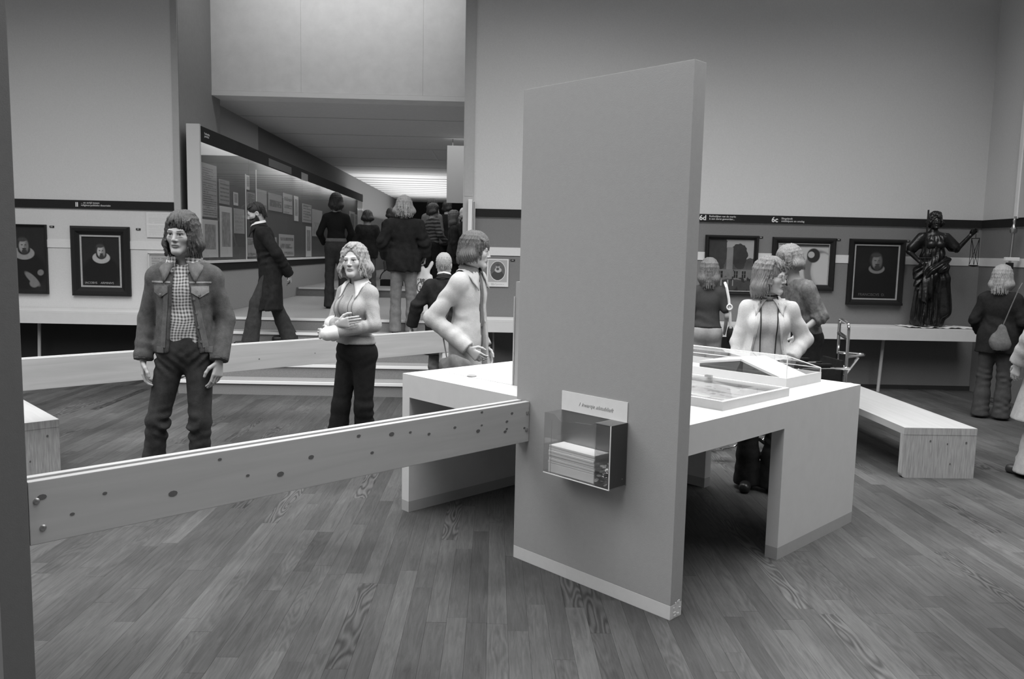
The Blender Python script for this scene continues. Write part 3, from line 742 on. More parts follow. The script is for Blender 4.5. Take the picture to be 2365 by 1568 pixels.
def oval_print(X, Y):
    t = np.full(X.shape, .62); inside = (np.abs(X - .5) < .44) & (Y > .17) & (Y < .96)
    t = np.where(inside, .36, t); a = .78; d = np.hypot((X - .5) / .37, (Y - .57) / .36)
    t = np.where(d < 1.0, .62, t); t = np.where(d < .93, .09 + .05 * vnoise(X, Y, 14, 2), t)
    t = np.where((d < .93) & (el(X, Y, .5, .36, .30, .22) > 0), .06, t)
    t = np.where(el(X, Y, .52, .60, .16, .09) > 0, .42, t); t = np.where(el(X, Y, .50, .70, .085, .105) > 0, .40, t)
    t = np.where(el(X, Y, .50, .78, .09, .05) > 0, .08, t); t = np.where(el(X, Y, .50, .64, .07, .05) > 0, .08, t)
    t = np.where((el(X, Y, .47, .715, .016, .012) > 0) | (el(X, Y, .535, .715, .016, .012) > 0), .05, t)
    return over(t, .4, lines_text(X, Y, 3, 4, (.2, .8, .05, .14), .7))
sheet_flat('oval_portrait_print', -.097, .166, 1.17, 1.508, 'small oval portrait print on white paper left of the grey partition panel', 'print', oval_print, 80)
sheet_flat('text_sheet', -4.188, -3.87, 1.674, 1.972, 'pale pinned text sheet right of the portrait, behind the youth in denim', 'sheet',
           lambda X, Y: .60 - .08 * lines_text(X, Y, 12, 5, (.08, .95, .55, .95)) - .08 * lines_text(X, Y, 9, 6, (.08, .95, .08, .5)) + .1 * (np.abs(Y - .53) < .012), 50)
framed('framed_text', -4.177, -3.872, 1.16, 1.486, .016, 'framed printed text behind the shoulder of the youth in denim', 'print',
       lambda X, Y: .40 - .22 * lines_text(X, Y, 16, 8, (.08, .94, .06, .94), .8), None, .02, 60, fm=M_paper)
for u, z, lab in ((-5.315, 1.776, 'small black number plate beside the half-hidden portrait on the left wall'), (-4.29, 1.768, 'small black number plate right of the ruffed portrait in black frame'),
                  (.215, 1.495, 'small black number plate beside the oval portrait print'), (3.24, 1.84, 'small black number plate at the upper corner of the tower landscape'),
                  (4.20, 1.832, 'small black number plate beside the painting of pale rounded shapes'), (5.06, 1.836, 'small black number plate between the last portrait and the statue')):
    e = wempty('number_plate', u, V0, z, lab, 'label', 'number plates on the walls')
    box('plate', -.026, .026, -.008, 0, -.011, .011, M_band, e)
    for k in range(2): box('digit', -.012 + k * .014, -.004 + k * .014, -.0088, -.008, -.006, .006, M_jamb, e)
# ------------------------------------------------------------------ things at the right wall
e = empty('screen_board', W(5.969, 6.6, 2.11), YB, 'pale board high on the right wall at the right edge', 'board')
box('board', -.03, 0, -2.5, 2.55, 0, 2.2, mat('screen_pale', .45, .7), e); box('edge_strip', -.045, 0, 2.55, 2.60, -.01, 2.2, M_white, e)
pe = empty('pole_stand', W(5.83, 9.05), YB, 'upright metal pole with clamp and dark sleeve at the right wall', 'pole')
MB().lathe([(.09, 0), (.09, .015), (.02, .03)], 20).build('base', M_screw, pe, True)
MB().tube([(0, 0, .03), (0, 0, 1.5)], .02, 10).build('lower_tube', M_band, pe, True)
MB().tube([(0, 0, 1.5), (.02, 0, 2.12)], .014, 10).build('upper_tube', M_screw, pe, True)
MB().lathe([(.03, 0), (.038, .02), (.038, .05), (.02, .07), (.010, .11), (.016, .14), (.005, .17)], 14).build('clamp', M_screw, pe, True, (.012, 0, 1.93))
b = MB(); b.box(-.06, .10, -.02, .02, 1.62, 1.66, bev=.005); b.build('clip', M_white, pe)
b = MB(); b.box(-.03, .03, -.03, .03, 1.36, 1.60, bev=.008); b.build('sleeve', M_band, pe)
e = empty('dark_frame', W(5.968, 8.1, .92), YB, 'black picture frame hanging on the right wall, cut by the right edge', 'frame')
for (a0, a1, c0, c1) in ((-.45, .45, 0, .07), (-.45, .45, .83, .90), (-.45, -.38, .07, .83), (.38, .45, .07, .83)): box('frame_rail', -.05, 0, a0, a1, c0, c1, M_frame, e)
box('canvas', -.02, -.005, -.38, .38, .07, .83, mat('canvas_dark', .03, .5, .3, 8), e)
# cloth under the statue
def sheet_cloth():
    nx, ny = 60, 8; V = []; Q = []
    for j in range(ny + 1):
        for i in range(nx + 1):
            x = -.40 + .82 * i / nx; y = -.21 + .40 * j / ny
            z = .004 + .012 * (1 + math.sin(i * .35)) * (1 - j / ny) * .5 + .004 * math.sin(i * .9 + j)
            V.append((x, y, max(z, .003)))
    for j in range(ny):
        for i in range(nx): a = j * (nx + 1) + i; Q.append((a, a + 1, a + nx + 2, a + nx + 1))
    me = bpy.data.meshes.new('cloth'); me.from_pydata(V, [], Q); return me
o = link('cloth', sheet_cloth(), M_paper, None, True, W(5.33, 9.62, .803), RW); tag(o, 'rumpled white cloth lying under the statue on the right shelf', 'cloth')
pb = wempty('carton', -.14, 9.4, 0, 'pale carton standing on the floor under the right shelf beside the table', 'box')
box('body', -.09, .10, -.12, .12, 0, .46, mat('carton_grey', .30, .8), pb); box('lid', -.092, .102, -.122, .122, .46, .472, M_jamb, pb)
MB().tube([(0.02, .2, 0), (0.02, .2, .64)], .012, 8).build('strut', mat('strut_grey', .2, .5), wempty('shelf_strut', -.02, 9.38, 0, 'thin metal strut under the right shelf above the pale carton', 'strut'))
# ------------------------------------------------------------------ lit wall case along the stairs
sc = wempty('wall_showcase', -3.525, 9.82, .73, 'long lit wall showcase with black fascia along the stairs', 'showcase')
Ls = 11.82
box('end_panel', -.155, .0, -.012, .03, .10, 2.29, mat('case_end', .55, .6), sc)
box('back_board', -.155, -.14, .03, Ls, .66, 2.27, mat('case_cloth', .115, .9, .05, 40), sc)
box('end_panel', -.155, .0, Ls, Ls + .03, .10, 2.29, MATS['case_end'], sc)
box('top_board', -.155, -.0, .03, Ls, 2.255, 2.27, M_white, sc)
fa = box('fascia', -.012, .003, .03, Ls, 2.09, 2.272, M_band, sc)
text('lettering', 'Staatkundige\ngeschriften', .036, M_let, fa, (.0045, .14, 2.19), (PI / 2, 0, PI / 2), space=.9)
box('fascia_plate', .003, .006, 2.9, 4.3, 2.1, 2.22, mat('plate_dim', .035, .5), fa); box('fascia_plate', .003, .010, 5.0, 5.5, 2.08, 2.21, mat('plate_grey', .2, .6), fa)
box('ledge', -.14, .008, .03, Ls, .645, .672, M_white, sc)
box('base_band', -.14, -.004, .03, Ls, .545, .645, M_band, sc)
box('plinth', -.15, -.02, 0.03, Ls, 0.002, .545, mat('case_plinth', .34, .8, .05, 40), sc)
M_cglass = glass_mat('case_glass', .015, .01, .95)
for a0, a1 in ((.03, 1.9), (1.905, 5.1), (5.105, 8.4), (8.405, Ls)):
    box('glass_pane', -.010, -.006, a0 + .004, a1, .672, 2.09, M_cglass, sc)
for y in (1.755, 2.255):
    box('glass_joint', -.010, -.002, y, y + .02, .672 if y < 2 else 1.5, 1.87 if y < 2 else 1.98, M_edge, sc)
lam = emis('lamp_tube', 45)
for k in range(5):
    if k == 0: continue
    MB().tube([(-.05, .5 + 2.25 * k, 2.235), (-.05, 2.5 + 2.25 * k, 2.235)], .013, 8).build('lamp_tube', lam, sc, True)
MB().tube([(-.05, .45, 2.235), (-.05, 2.65, 2.235)], .010, 8).build('lamp_tube', emis('lamp_tube_dim', 30), sc, True)
docs = [(10.23, 10.78, 1.95, 2.62, 'tall printed broadside at top left in the lit showcase, beside its white end panel', .36, 0), (10.87, 11.28, 2.15, 2.47, 'grey engraved sheet right of the tall broadside in the showcase', .30, 0),
        (11.45, 11.65, 2.16, 2.34, 'tiny white-bordered print near the first glass joint of the showcase', .55, 1), (10.22, 10.79, 1.44, 1.92, 'printed broadside with white mount at bottom left in the showcase', .55, 1),
        (10.87, 11.37, 1.44, 2.12, 'narrow tall print with white mount, second in the bottom row of the showcase', .55, 1), (11.46, 11.93, 1.77, 2.12, 'plain pale opened folio with curved edge before the first glass joint', .40, 2),
        (12.05, 12.19, 2.42, 2.63, 'very small framed print high behind the first glass joint', .55, 1), (12.08, 12.46, 2.15, 2.39, 'small grey sheet under the very small print in the showcase', .30, 0),
        (12.54, 13.09, 2.13, 2.47, 'pale grey sheet, first of the upper middle row in the showcase', .34, 0), (13.20, 14.02, 2.18, 2.46, 'wide grey sheet, second of the upper middle row in the showcase', .30, 0),
        (14.11, 14.73, 2.17, 2.52, 'pale sheet, third of the upper middle row in the showcase', .40, 0), (14.86, 15.17, 2.07, 2.52, 'narrow sheet with white mount, fourth of the upper middle row in the showcase', .55, 1),
        (15.49, 16.24, 2.07, 2.42, 'grey sheet left of the dark-haired visitor in the showcase', .34, 0), (15.76, 16.22, 1.41, 2.00, 'narrow tall print with white mount left of the dark-haired visitor', .55, 1),
        (16.32, 17.24, 1.82, 2.36, 'large pale folio hanging directly beside the dark-haired visitor', .40, 2), (12.05, 12.48, 1.44, 1.72, 'small sheet at the bottom just behind the bearded man', .40, 0),  # the last one is a room reflection in the pane, built as a sheet
        (12.67, 13.66, 1.43, 1.75, 'wide pale sheet at the bottom above the bearded man\u2019s back', .45, 0), (13.81, 14.83, 1.43, 1.81, 'very wide pale sheet in the bottom row at the middle of the showcase', .45, 0),  # both are pale reflections in the glass, painted as sheets
        (20.46, 21.21, 2.03, 2.52, 'grey sheet at the far end of the showcase', .36, 1), (21.25, 21.6, 2.09, 2.48, 'last small sheet at the far end panel of the showcase', .36, 0)]
for k, (va, vb, z0, z1, lab, tone, kind) in enumerate(docs):
    e = wempty('document', -3.664, (va + vb) / 2, z0, lab, 'document', 'papers pinned in the showcase'); e.rotation_euler = (0, 0, YB + PI / 2)
    wd, ht = vb - va, z1 - z0
    box('sheet', -wd / 2, wd / 2, -.004, 0, 0, ht, M_paper, e)
    if kind == 0: fn = lambda X, Y, k=k, tone=tone: tone - tone * .45 * lines_text(X, Y, 22, k, (.07, .94, .05, .94), .8) * (.5 + vnoise(X, Y, 5, k))
    elif kind == 1: fn = lambda X, Y, k=k, tone=tone: np.where((X > .16) & (X < .84) & (Y > .2) & (Y < .88), tone * (.35 + .45 * vnoise(X, Y, 14, k)), tone + .05)
    else: fn = lambda X, Y, k=k, tone=tone: tone * (.9 + .2 * X) - .08 * lines_text(X, Y, 18, k, (.1, .9, .1, .9), .5)
    c = painted('print', wd, ht, fn, 40, max(8, int(40 * ht / wd)), e, .7); c.location = (0, -.0045, 0)
# domed chest beyond the steps
ch = wempty('domed_chest', -2.02, 15.9, .88, 'dark chest with a rounded pale lid standing on the gallery floor beyond the stairs', 'chest')
box('body', -.21, .21, -.14, .14, .0, .12, M_frame, ch, .008)
b = MB(); pts = [(.20 * math.cos(a), .13 + .19 * math.sin(a)) for a in [PI * k / 14 for k in range(15)]]
b.prism(pts, -.135, .135, 'y'); b.build('lid', mat('chest_lid', .30, .4, .1, 15), ch)
for y in (-.14, .11):
    b = MB(); b.tube([(.207 * math.cos(a), y + .015, .13 + .197 * math.sin(a)) for a in [PI * k / 14 for k in range(15)]], .014, 6); b.build('iron_band', M_frame, ch, True)
# ------------------------------------------------------------------ sculpting: distance fields turned into smooth skins (surface nets)
def axis_pts(lo, hi, h, fine):
    out = [lo]; x = lo
    while x < hi:
        st = h
        for c, r, hf in fine:
            if c - r - hf < x < c + r: st = min(st, hf)
        x += st; out.append(x)
    return np.array(out, np.float32)
def V3(p): return np.array(p, np.float32)
class Vol:
    def __init__(s, lo, hi, h, fine=()):
        """fine: list of (centre, half size, step) boxes that get a denser grid"""
        s.ax = [axis_pts(lo[i], hi[i], h, [(f[0][i], (f[1][i] if hasattr(f[1], '__len__') else f[1]), f[2]) for f in fine]) for i in range(3)]
        s.D = np.full([len(a) for a in s.ax], 9.0, np.float32)
    def win(s, lo, hi):
        sl = []; g = []
        for i in range(3):
            a = max(0, np.searchsorted(s.ax[i], lo[i]) - 1); b = min(len(s.ax[i]), np.searchsorted(s.ax[i], hi[i]) + 1)
            if b <= a: return None
            sl.append(slice(a, b)); shp = [1, 1, 1]; shp[i] = -1; g.append(s.ax[i][a:b].reshape(shp))
        return tuple(sl), g
    def put(s, sl, d, k=0, op='u'):
        A = s.D[sl]
        if op == 'u':
            if k > 0:
                h = np.maximum(k - np.abs(A - d), 0) / k; s.D[sl] = np.minimum(A, d) - h * h * k * .25
            else: s.D[sl] = np.minimum(A, d)
        elif op == 's':
            d = -d
            if k > 0:
                h = np.maximum(k - np.abs(A - d), 0) / k; s.D[sl] = np.maximum(A, d) + h * h * k * .25
            else: s.D[sl] = np.maximum(A, d)
    def cone(s, a, b, ra, rb, k=.02, op='u', flat=None):
        """round cone; flat=(direction, factor) squeezes it along a direction"""
        a, b = V3(a), V3(b); R = max(ra, rb); m = R * (1.05 if not flat or flat[1] <= 1 else flat[1]) + k + .03
        w = s.win(np.minimum(a, b) - m, np.maximum(a, b) + m)
        if w is None: return
        sl, (x, y, z) = w
        if flat is not None:
            n = V3(flat[0]); n /= np.linalg.norm(n); f = flat[1]
            q = (x - a[0]) * n[0] + (y - a[1]) * n[1] + (z - a[2]) * n[2]; q = q * (1 / f - 1)
            px, py, pz = x - a[0] + q * n[0], y - a[1] + q * n[1], z - a[2] + q * n[2]
            ab = b - a; ab = ab + n * (ab @ n) * (1 / f - 1)
        else:
            px, py, pz = x - a[0], y - a[1], z - a[2]; ab = b - a; f = 1
        L2 = float(ab @ ab) + 1e-9
        t = np.clip((px * ab[0] + py * ab[1] + pz * ab[2]) / L2, 0, 1)
        d = np.sqrt((px - ab[0] * t) ** 2 + (py - ab[1] * t) ** 2 + (pz - ab[2] * t) ** 2) - (ra + (rb - ra) * t)
        if flat is not None and f < 1: d = d * (f + (1 - f) * .3)
        s.put(sl, d, k, op)
    def ell(s, c, r, R=None, k=.02, op='u'):
        c, r = V3(c), V3(r); m = float(r.max()) + k + .03
        w = s.win(c - m, c + m)
        if w is None: return
        sl, (x, y, z) = w
        if R is None: qx, qy, qz = x - c[0], y - c[1], z - c[2]
        else:
            X, Y, Z = x - c[0], y - c[1], z - c[2]
            qx, qy, qz = [X * R[0, i] + Y * R[1, i] + Z * R[2, i] for i in range(3)]
        k0 = np.sqrt((qx / r[0]) ** 2 + (qy / r[1]) ** 2 + (qz / r[2]) ** 2) + 1e-6
        k1 = np.sqrt((qx / r[0] ** 2) ** 2 + (qy / r[1] ** 2) ** 2 + (qz / r[2] ** 2) ** 2) + 1e-6
        s.put(sl, k0 * (k0 - 1) / k1, k, op)
    def chain(s, pts, rs, k=.02, op='u', flat=None):
        for i in range(len(pts) - 1): s.cone(pts[i], pts[i + 1], rs[i], rs[i + 1], k, op, flat)
    def field(s, fn, op='max'):
        x, y, z = s.ax[0][:, None, None], s.ax[1][None, :, None], s.ax[2][None, None, :]
        d = fn(x, y, z)
        s.D = np.maximum(s.D, d).astype(np.float32) if op == 'max' else (s.D + d).astype(np.float32)
    def disp(s, fn, c=None, r=None):
        if c is None: sl = (slice(None),) * 3; g = [s.ax[0][:, None, None], s.ax[1][None, :, None], s.ax[2][None, None, :]]
        else:
            w = s.win(V3(c) - r, V3(c) + r)
            if w is None: return
            sl, g = w
        s.D[sl] += fn(*g).astype(np.float32)
    def mesh(s):
        D = s.D; S = D < 0; n0, n1, n2 = D.shape
        cnt = np.zeros((n0 - 1, n1 - 1, n2 - 1), np.int8)
        for a in (0, 1):
            for b in (0, 1):
                for c in (0, 1): cnt += S[a:n0 - 1 + a, b:n1 - 1 + b, c:n2 - 1 + c]
        act = (cnt > 0) & (cnt < 8); I = np.argwhere(act); idx = np.full(act.shape, -1, np.int32); idx[act] = np.arange(len(I))
        acc = np.zeros((len(I), 3)); num = np.zeros(len(I))
        for ax in range(3):
            o1, o2 = [i for i in range(3) if i != ax]
            for p in (0, 1):
                for q in (0, 1):
                    A = np.zeros(3, int); A[o1] = p; A[o2] = q; B = A.copy(); B[ax] = 1
                    da = D[I[:, 0] + A[0], I[:, 1] + A[1], I[:, 2] + A[2]]; db = D[I[:, 0] + B[0], I[:, 1] + B[1], I[:, 2] + B[2]]
                    m = (da < 0) != (db < 0); t = da[m] / (da[m] - db[m])
                    P = np.tile(A.astype(float), (m.sum(), 1)); P[:, ax] += t
                    acc[m] += P; num[m] += 1
        P = I + acc / np.maximum(num, 1)[:, None]
        W_ = np.stack([np.interp(P[:, i], np.arange(len(s.ax[i])), s.ax[i]) for i in range(3)], 1)
        F = []
        for ax in range(3):
            b, c = (ax + 1) % 3, (ax + 2) % 3
            sl0 = [slice(None)] * 3; sl1 = [slice(None)] * 3; sl0[ax] = slice(0, -1); sl1[ax] = slice(1, None)
            ch = S[tuple(sl0)] != S[tuple(sl1)]
            E = np.argwhere(ch); ok = (E[:, b] > 0) & (E[:, c] > 0) & (E[:, b] < D.shape[b] - 1) & (E[:, c] < D.shape[c] - 1); E = E[ok]
            ins = S[E[:, 0], E[:, 1], E[:, 2]]
            def cell(db, dc):
                K = E.copy(); K[:, b] += db; K[:, c] += dc; return idx[K[:, 0], K[:, 1], K[:, 2]]
            q = np.stack([cell(-1, -1), cell(0, -1), cell(0, 0), cell(-1, 0)], 1)
            q[~ins] = q[~ins][:, ::-1]; F.append(q)
        return W_, np.concatenate(F)
def skin(name, vol, m, parent, colour=None, smooth=1, keep=False):
    V, F = vol.mesh()
    me = bpy.data.meshes.new(name)
    me.vertices.add(len(V)); me.loops.add(len(F) * 4); me.polygons.add(len(F))
    if smooth:   # one light pass of vertex smoothing along quad edges
        e = np.concatenate([F[:, [0, 1]], F[:, [1, 2]], F[:, [2, 3]], F[:, [3, 0]]])
        for _ in range(smooth):
            sx = np.zeros_like(V); n = np.zeros(len(V)); np.add.at(sx, e[:, 0], V[e[:, 1]]); np.add.at(sx, e[:, 1], V[e[:, 0]]); np.add.at(n, e[:, 0], 1); np.add.at(n, e[:, 1], 1)
            V = V * .55 + .45 * sx / np.maximum(n, 1)[:, None]
    me.vertices.foreach_set('co', V.astype(np.float32).ravel()); me.loops.foreach_set('vertex_index', F.astype(np.int32).ravel())
    me.polygons.foreach_set('loop_start', np.arange(0, len(F) * 4, 4, dtype=np.int32))
    me.polygons.foreach_set('use_smooth', np.ones(len(F), bool)); me.update(); me.validate()
    if colour is not None:
        at = me.color_attributes.new('tone', 'FLOAT_COLOR', 'POINT'); c = colour(V[:, 0], V[:, 1], V[:, 2])
        c4 = np.ones((len(V), 4), np.float32); c4[:, :3] = c[:, None]; at.data.foreach_set('color', c4.ravel())
    return link(name, me, m, parent)

# ------------------------------------------------------------------ figures
def nz(x, y, z, f, seed):
    r = np.random.RandomState(seed); o = 0
    for _ in range(4):
        d = r.normal(size=3); d *= f * r.uniform(.6, 1.5) / np.linalg.norm(d); o = o + np.sin(x * d[0] + y * d[1] + z * d[2] + r.uniform(0, 6.3))
    return o * .45
def crease(x, y, z, d, f, amp, seed):
    """irregular cloth folds running across direction d"""
    ph = (x * d[0] + y * d[1] + z * d[2]) * f + 2.6 * nz(x, y, z, 9, seed) + 1.1 * nz(x, y, z, 24, seed + 1)
    q = np.sin(ph); q = q * np.abs(q) ** .5
    return amp * q * np.clip(.35 + nz(x, y, z, 13, seed + 2), 0, 1.2)
SEED = [100]
def sd(): SEED[0] += 7; return SEED[0]
def rotm(yaw=0, pitch=0, roll=0):
    """columns: right, forward, up.  yaw turns left (+), pitch nods down (+), roll tilts to the right (+); degrees"""
    y, p, r = map(math.radians, (yaw, pitch, roll))
    Rz = np.array([[math.cos(y), -math.sin(y), 0], [math.sin(y), math.cos(y), 0], [0, 0, 1]])
    Rx = np.array([[1, 0, 0], [0, math.cos(-p), -math.sin(-p)], [0, math.sin(-p), math.cos(-p)]])
    Ry = np.array([[math.cos(r), 0, math.sin(r)], [0, 1, 0], [-math.sin(r), 0, math.cos(r)]])
    return Rz @ Rx @ Ry
BASE = dict(pel=(0, 0, .95), wai=(0, .005, 1.09), che=(0, -.005, 1.29), nek=(0, -.02, 1.475), head=(0, .012, 1.625),
            shR=(.147, -.015, 1.380), shL=(-.147, -.015, 1.380), elR=(.195, -.03, 1.12), elL=(-.195, -.03, 1.12), wrR=(.208, .03, .875), wrL=(-.208, .03, .875),
            hiR=(.078, 0, .93), hiL=(-.078, 0, .93), knR=(.10, .01, .50), knL=(-.10, .01, .50), anR=(.105, -.03, .085), anL=(-.105, -.03, .085))
FWD = (0, 1, 0)
class Fig:
    def __init__(s, loc, rz, H, label, female=False, head=(0, 0, 0), hs=1.0, skin=.40, h=.012, hf=.0045, group=None, toe=(8, -8), **pose):
        s.k = H / 1.75; s.J = {n: np.array(pose.get(n, v)) * s.k for n, v in BASE.items()}
        s.e = empty('person', loc, rz, label, 'person', group); s.fem = female; s.skin = skin; s.h, s.hf = h, hf
        s.R = rotm(*head); s.hs = hs * (.91 if female else .945); s.toe = toe; s.hands = []; s.pose = pose
        s.hc = s.J['head']
    def hp(s, x, f, u): return s.hc + s.R @ (np.array((x, f, u)) * s.hs)
    def bounds(s, pad=.16):
        P = np.array(list(s.J.values())); return P.min(0) - pad, P.max(0) + pad
    # -- head
    def do_head(s, v):
        k = s.hs; R = s.R; hp = s.hp; fem = s.fem
        def E(c, r, kk=.02, op='u'): v.ell(hp(*c), np.array(r) * k, R, kk * k, op)
        def K(a, b, ra, rb, kk=.015, op='u'): v.cone(hp(*a), hp(*b), ra * k, rb * k, kk * k, op)
        E((0, -.014, .030), (.076, .097, .090)); E((0, .026, -.030), (.061, .066, .082), .03)
        for sx in (-1, 1):
            K((sx * .050, .008, -.058), (sx * .016, .072, -.104), .022 if not fem else .019, .017, .03)
            E((sx * .042, .055, -.022), (.026, .028, .024), .025)
        E((0, .077, -.103), (.021, .018, .017), .02)
        K((-.040, .080, .020), (.040, .080, .020), .012 if not fem else .010, .012 if not fem else .010, .02)
        for sx in (-1, 1):
            E((sx * .031, .096, .001), (.019, .016, .0115), .010, 's')
            E((sx * .031, .0765, .001), (.0135, .0135, .0125), .002)
            E((sx * .031, .083, .0095), (.017, .010, .0045), .005); E((sx * .031, .083, -.0085), (.015, .009, .0038), .006)
        K((0, .088, .014), (0, .108, -.030), .0075, .0110, .012)
        for sx in (-1, 1): E((sx * .0125, .098, -.034), (.0085, .010, .007), .006)
        E((0, .082, -.062), (.025, .018, .014), .015)
        E((0, .0945, -.0605), (.0215, .0085, .0052), .005); E((0, .093, -.0715), (.0195, .0085, .0058), .005)
        v.ell(hp(0, .103, -.0658), np.array((.021, .007, .0016)) * k, R, .002, 's')
        for sx in (-1, 1):
            E((sx * .077, -.008, -.008), (.009, .021, .031), .008); E((sx * .081, .0, -.006), (.005, .011, .017), .004, 's')
        v.cone(hp(0, -.022, -.045), s.J['nek'] + np.array((0, -.004, -.01)), (.055 if not fem else .048) * k, (.058 if not fem else .050) * k, .03)
    def head_tone(s, X, Y, Z):
        q = (np.stack([X, Y, Z], 1) - s.hc) @ s.R / s.hs; x, f, u = q[:, 0], q[:, 1], q[:, 2]; t = np.full(len(x), s.skin)
        near = (np.abs(u) < .2) & (np.abs(x) < .12) & (np.abs(f) < .2)
        ax = np.abs(x); front = near & (f > .05)
        t = np.where(front & (np.abs(u + .066) < .0115) & (ax < .023) & (f > .085), s.skin * .62, t)
        t = np.where(front & (np.abs(u + .0658) < .0022) & (ax < .022) & (f > .085), s.skin * .3, t)
        t = np.where(front & (np.hypot((ax - .031) / .016, (u - .001) / .0095) < 1) & (f < .0925), .42, t)
        t = np.where(front & (np.hypot(ax - .031, u - .001) < .0062) & (f > .08), .03, t)
        t = np.where(front & (np.hypot((ax - .031) / .018, (u - .0105) / .0032) < 1), .06, t)
        t = np.where(front & (np.hypot((ax - .033) / .021, (u - .024 - .1 * (ax - .033)) / .0045) < 1), s.skin * (.28 if not s.fem else .45), t)
        t = np.where(front & (np.hypot(ax - .0075, (u + .041) / .8) < .004), s.skin * .25, t)
        if getattr(s, 'beard', 0):
            b = near & (f > -.005) & (u < -.045 + .012 * np.clip((.05 - ax) / .05, 0, 1)) & ~((np.abs(u + .067) < .009) & (ax < .020)) & (u > -.15)
            t = np.where(b, .025, t)
        return t
    # -- hands
    def hand(s, v, w, d, n, t, curl=.5, k=1.0, spread=.0, thumb=.6):
        """w wrist, d direction of the fingers, n palm side, t thumb side"""
        w, d, n, t = [np.array(a, float) for a in (w, d, n, t)]
        d /= np.linalg.norm(d); n -= d * (n @ d); n /= np.linalg.norm(n); t -= d * (t @ d) + n * (t @ n); t /= np.linalg.norm(t)
        k *= s.k
        for o, r in ((.022, .0135), (.004, .0145), (-.014, .0135), (-.029, .012)):
            v.cone(w + d * .012 * k + t * o * .55 * k, w + d * .088 * k + t * o * 1.15 * k, r * 1.05 * k, r * .95 * k, .012 * k, flat=(n, .85))
        L = [(.030, .043, .026, .021, .0088), (.010, .047, .030, .022, .0090), (-.011, .044, .027, .021, .0086), (-.030, .034, .021, .018, .0076)]
        for i, (o, l1, l2, l3, r) in enumerate(L):
            p = w + (d * (.092 - .004 * abs(i - 1)) + t * o) * k; a = .25 + .10 * i * (curl > .3); ang = curl * (.55 + .12 * i)
            dd = d + t * spread * (1.2 - i) ; dd /= np.linalg.norm(dd)
            for l, rr in ((l1, r), (l2, r * .92), (l3, r * .82)):
                c = dd * math.cos(ang) + n * math.sin(ang); q = p + c * l * k
                v.cone(p, q, rr * k, rr * .93 * k, .003 * k); p = q; ang += curl * .85
        p = w + (d * .026 + t * .026) * k; c = d * .62 + t * thumb + n * .35; c /= np.linalg.norm(c)
        for l, r in ((.040, .0125), (.032, .0105), (.026, .0092)):
            q = p + c * l * k; v.cone(p, q, r * k, r * .9 * k, .006 * k); p = q
            c = c + (d * .45 - t * .28 + n * .18 * curl); c /= np.linalg.norm(c)
    def torso(s, v, t, k=.035, top=True, low=None, fl=.66, hip=True):
        J, f = s.J, s.fem; c = s.k
        wp, ww, wc = (.142, .121, .131) if not f else (.145, .109, .117)
        sh_r = .050 if not f else .043
        def side(p, wd, r): return J[p] + np.array((wd, 0, 0)), J[p] - np.array((wd, 0, 0))
        fl_ = (FWD, fl)
        if hip: v.cone(J['pel'] + (.03 * c, 0, 0), J['pel'] - (.03 * c, 0, 0), (wp - .03) * c + t, (wp - .03) * c + t, k, flat=fl_)
        v.cone(J['pel'] + (0, 0, .02), J['wai'], (wp - .012) * c + t, ww * c + t, k, flat=fl_)
        v.cone(J['wai'], J['che'], ww * c + t, wc * c + t, k, flat=fl_)
        v.cone(J['che'], J['nek'] * .45 + J['che'] * .55, wc * c + t, (wc - .02) * c + t, k, flat=fl_)
        for a in ('shR', 'shL'):
            v.cone(J['nek'] + (0, .0, -.040 * c), J[a], .052 * c + t * .7, sh_r * c + t * .7, k * .6, flat=(FWD, .9))
            v.cone(J['che'] * .8 + J[a] * .2, J[a] * .75 + J['che'] * .25, .092 * c + t, .066 * c + t, k, flat=fl_)
        if f:
            for sx in (-1, 1): v.ell(J['che'] + np.array((sx * .068, .085, -.02)) * c, np.array((.062, .052, .060)) * c + t * .6, None, .04)
    def arm(s, v, S, t, r=(.044, .037, .036, .026), to=1.0, k=.025):
        J, c = s.J, s.k; f = .88 if s.fem else 1
        v.cone(J['sh' + S], J['el' + S], r[0] * c * f + t, r[1] * c * f + t, k)
        e, w = J['el' + S], J['wr' + S]; v.cone(e, e + (w - e) * to, r[2] * c * f + t, (r[2] + (r[3] - r[2]) * to) * c * f + t, k)
    def leg(s, v, S, t, r=(.078, .054, .048, .036), k=.03):
        J, c = s.J, s.k
        v.cone(J['hi' + S], J['kn' + S], r[0] * c + t, r[1] * c + t, k); v.cone(J['kn' + S], J['an' + S], r[2] * c + t, r[3] * c + t, k)
    def body(s, legs=True, arms='RL'):
        lo, hi = s.bounds(); J = s.J
        fine = [(s.hc + s.R @ np.array((0, .01, -.02)), .135, s.hf)]
        for (S, d, n, t, kw) in s.hands: fine.append((J['wr' + S] + np.array(d) / np.linalg.norm(d) * .085, .10, max(.005, s.hf)))
        v = Vol(lo, hi, s.h, fine); s.torso(v, -.022)
        for S in arms: s.arm(v, S, -.006)
        if legs:
            for S in 'RL': s.leg(v, S, -.012); s.foot(v, S, -.008)
        s.do_head(v)
        for (S, d, n, t, kw) in s.hands: s.hand(v, J['wr' + S], d, n, t, **kw)
        return skin('body', v, mat('skin', .4, .55, .04, 60, .05, 300, attr='tone'), s.e, s.head_tone)
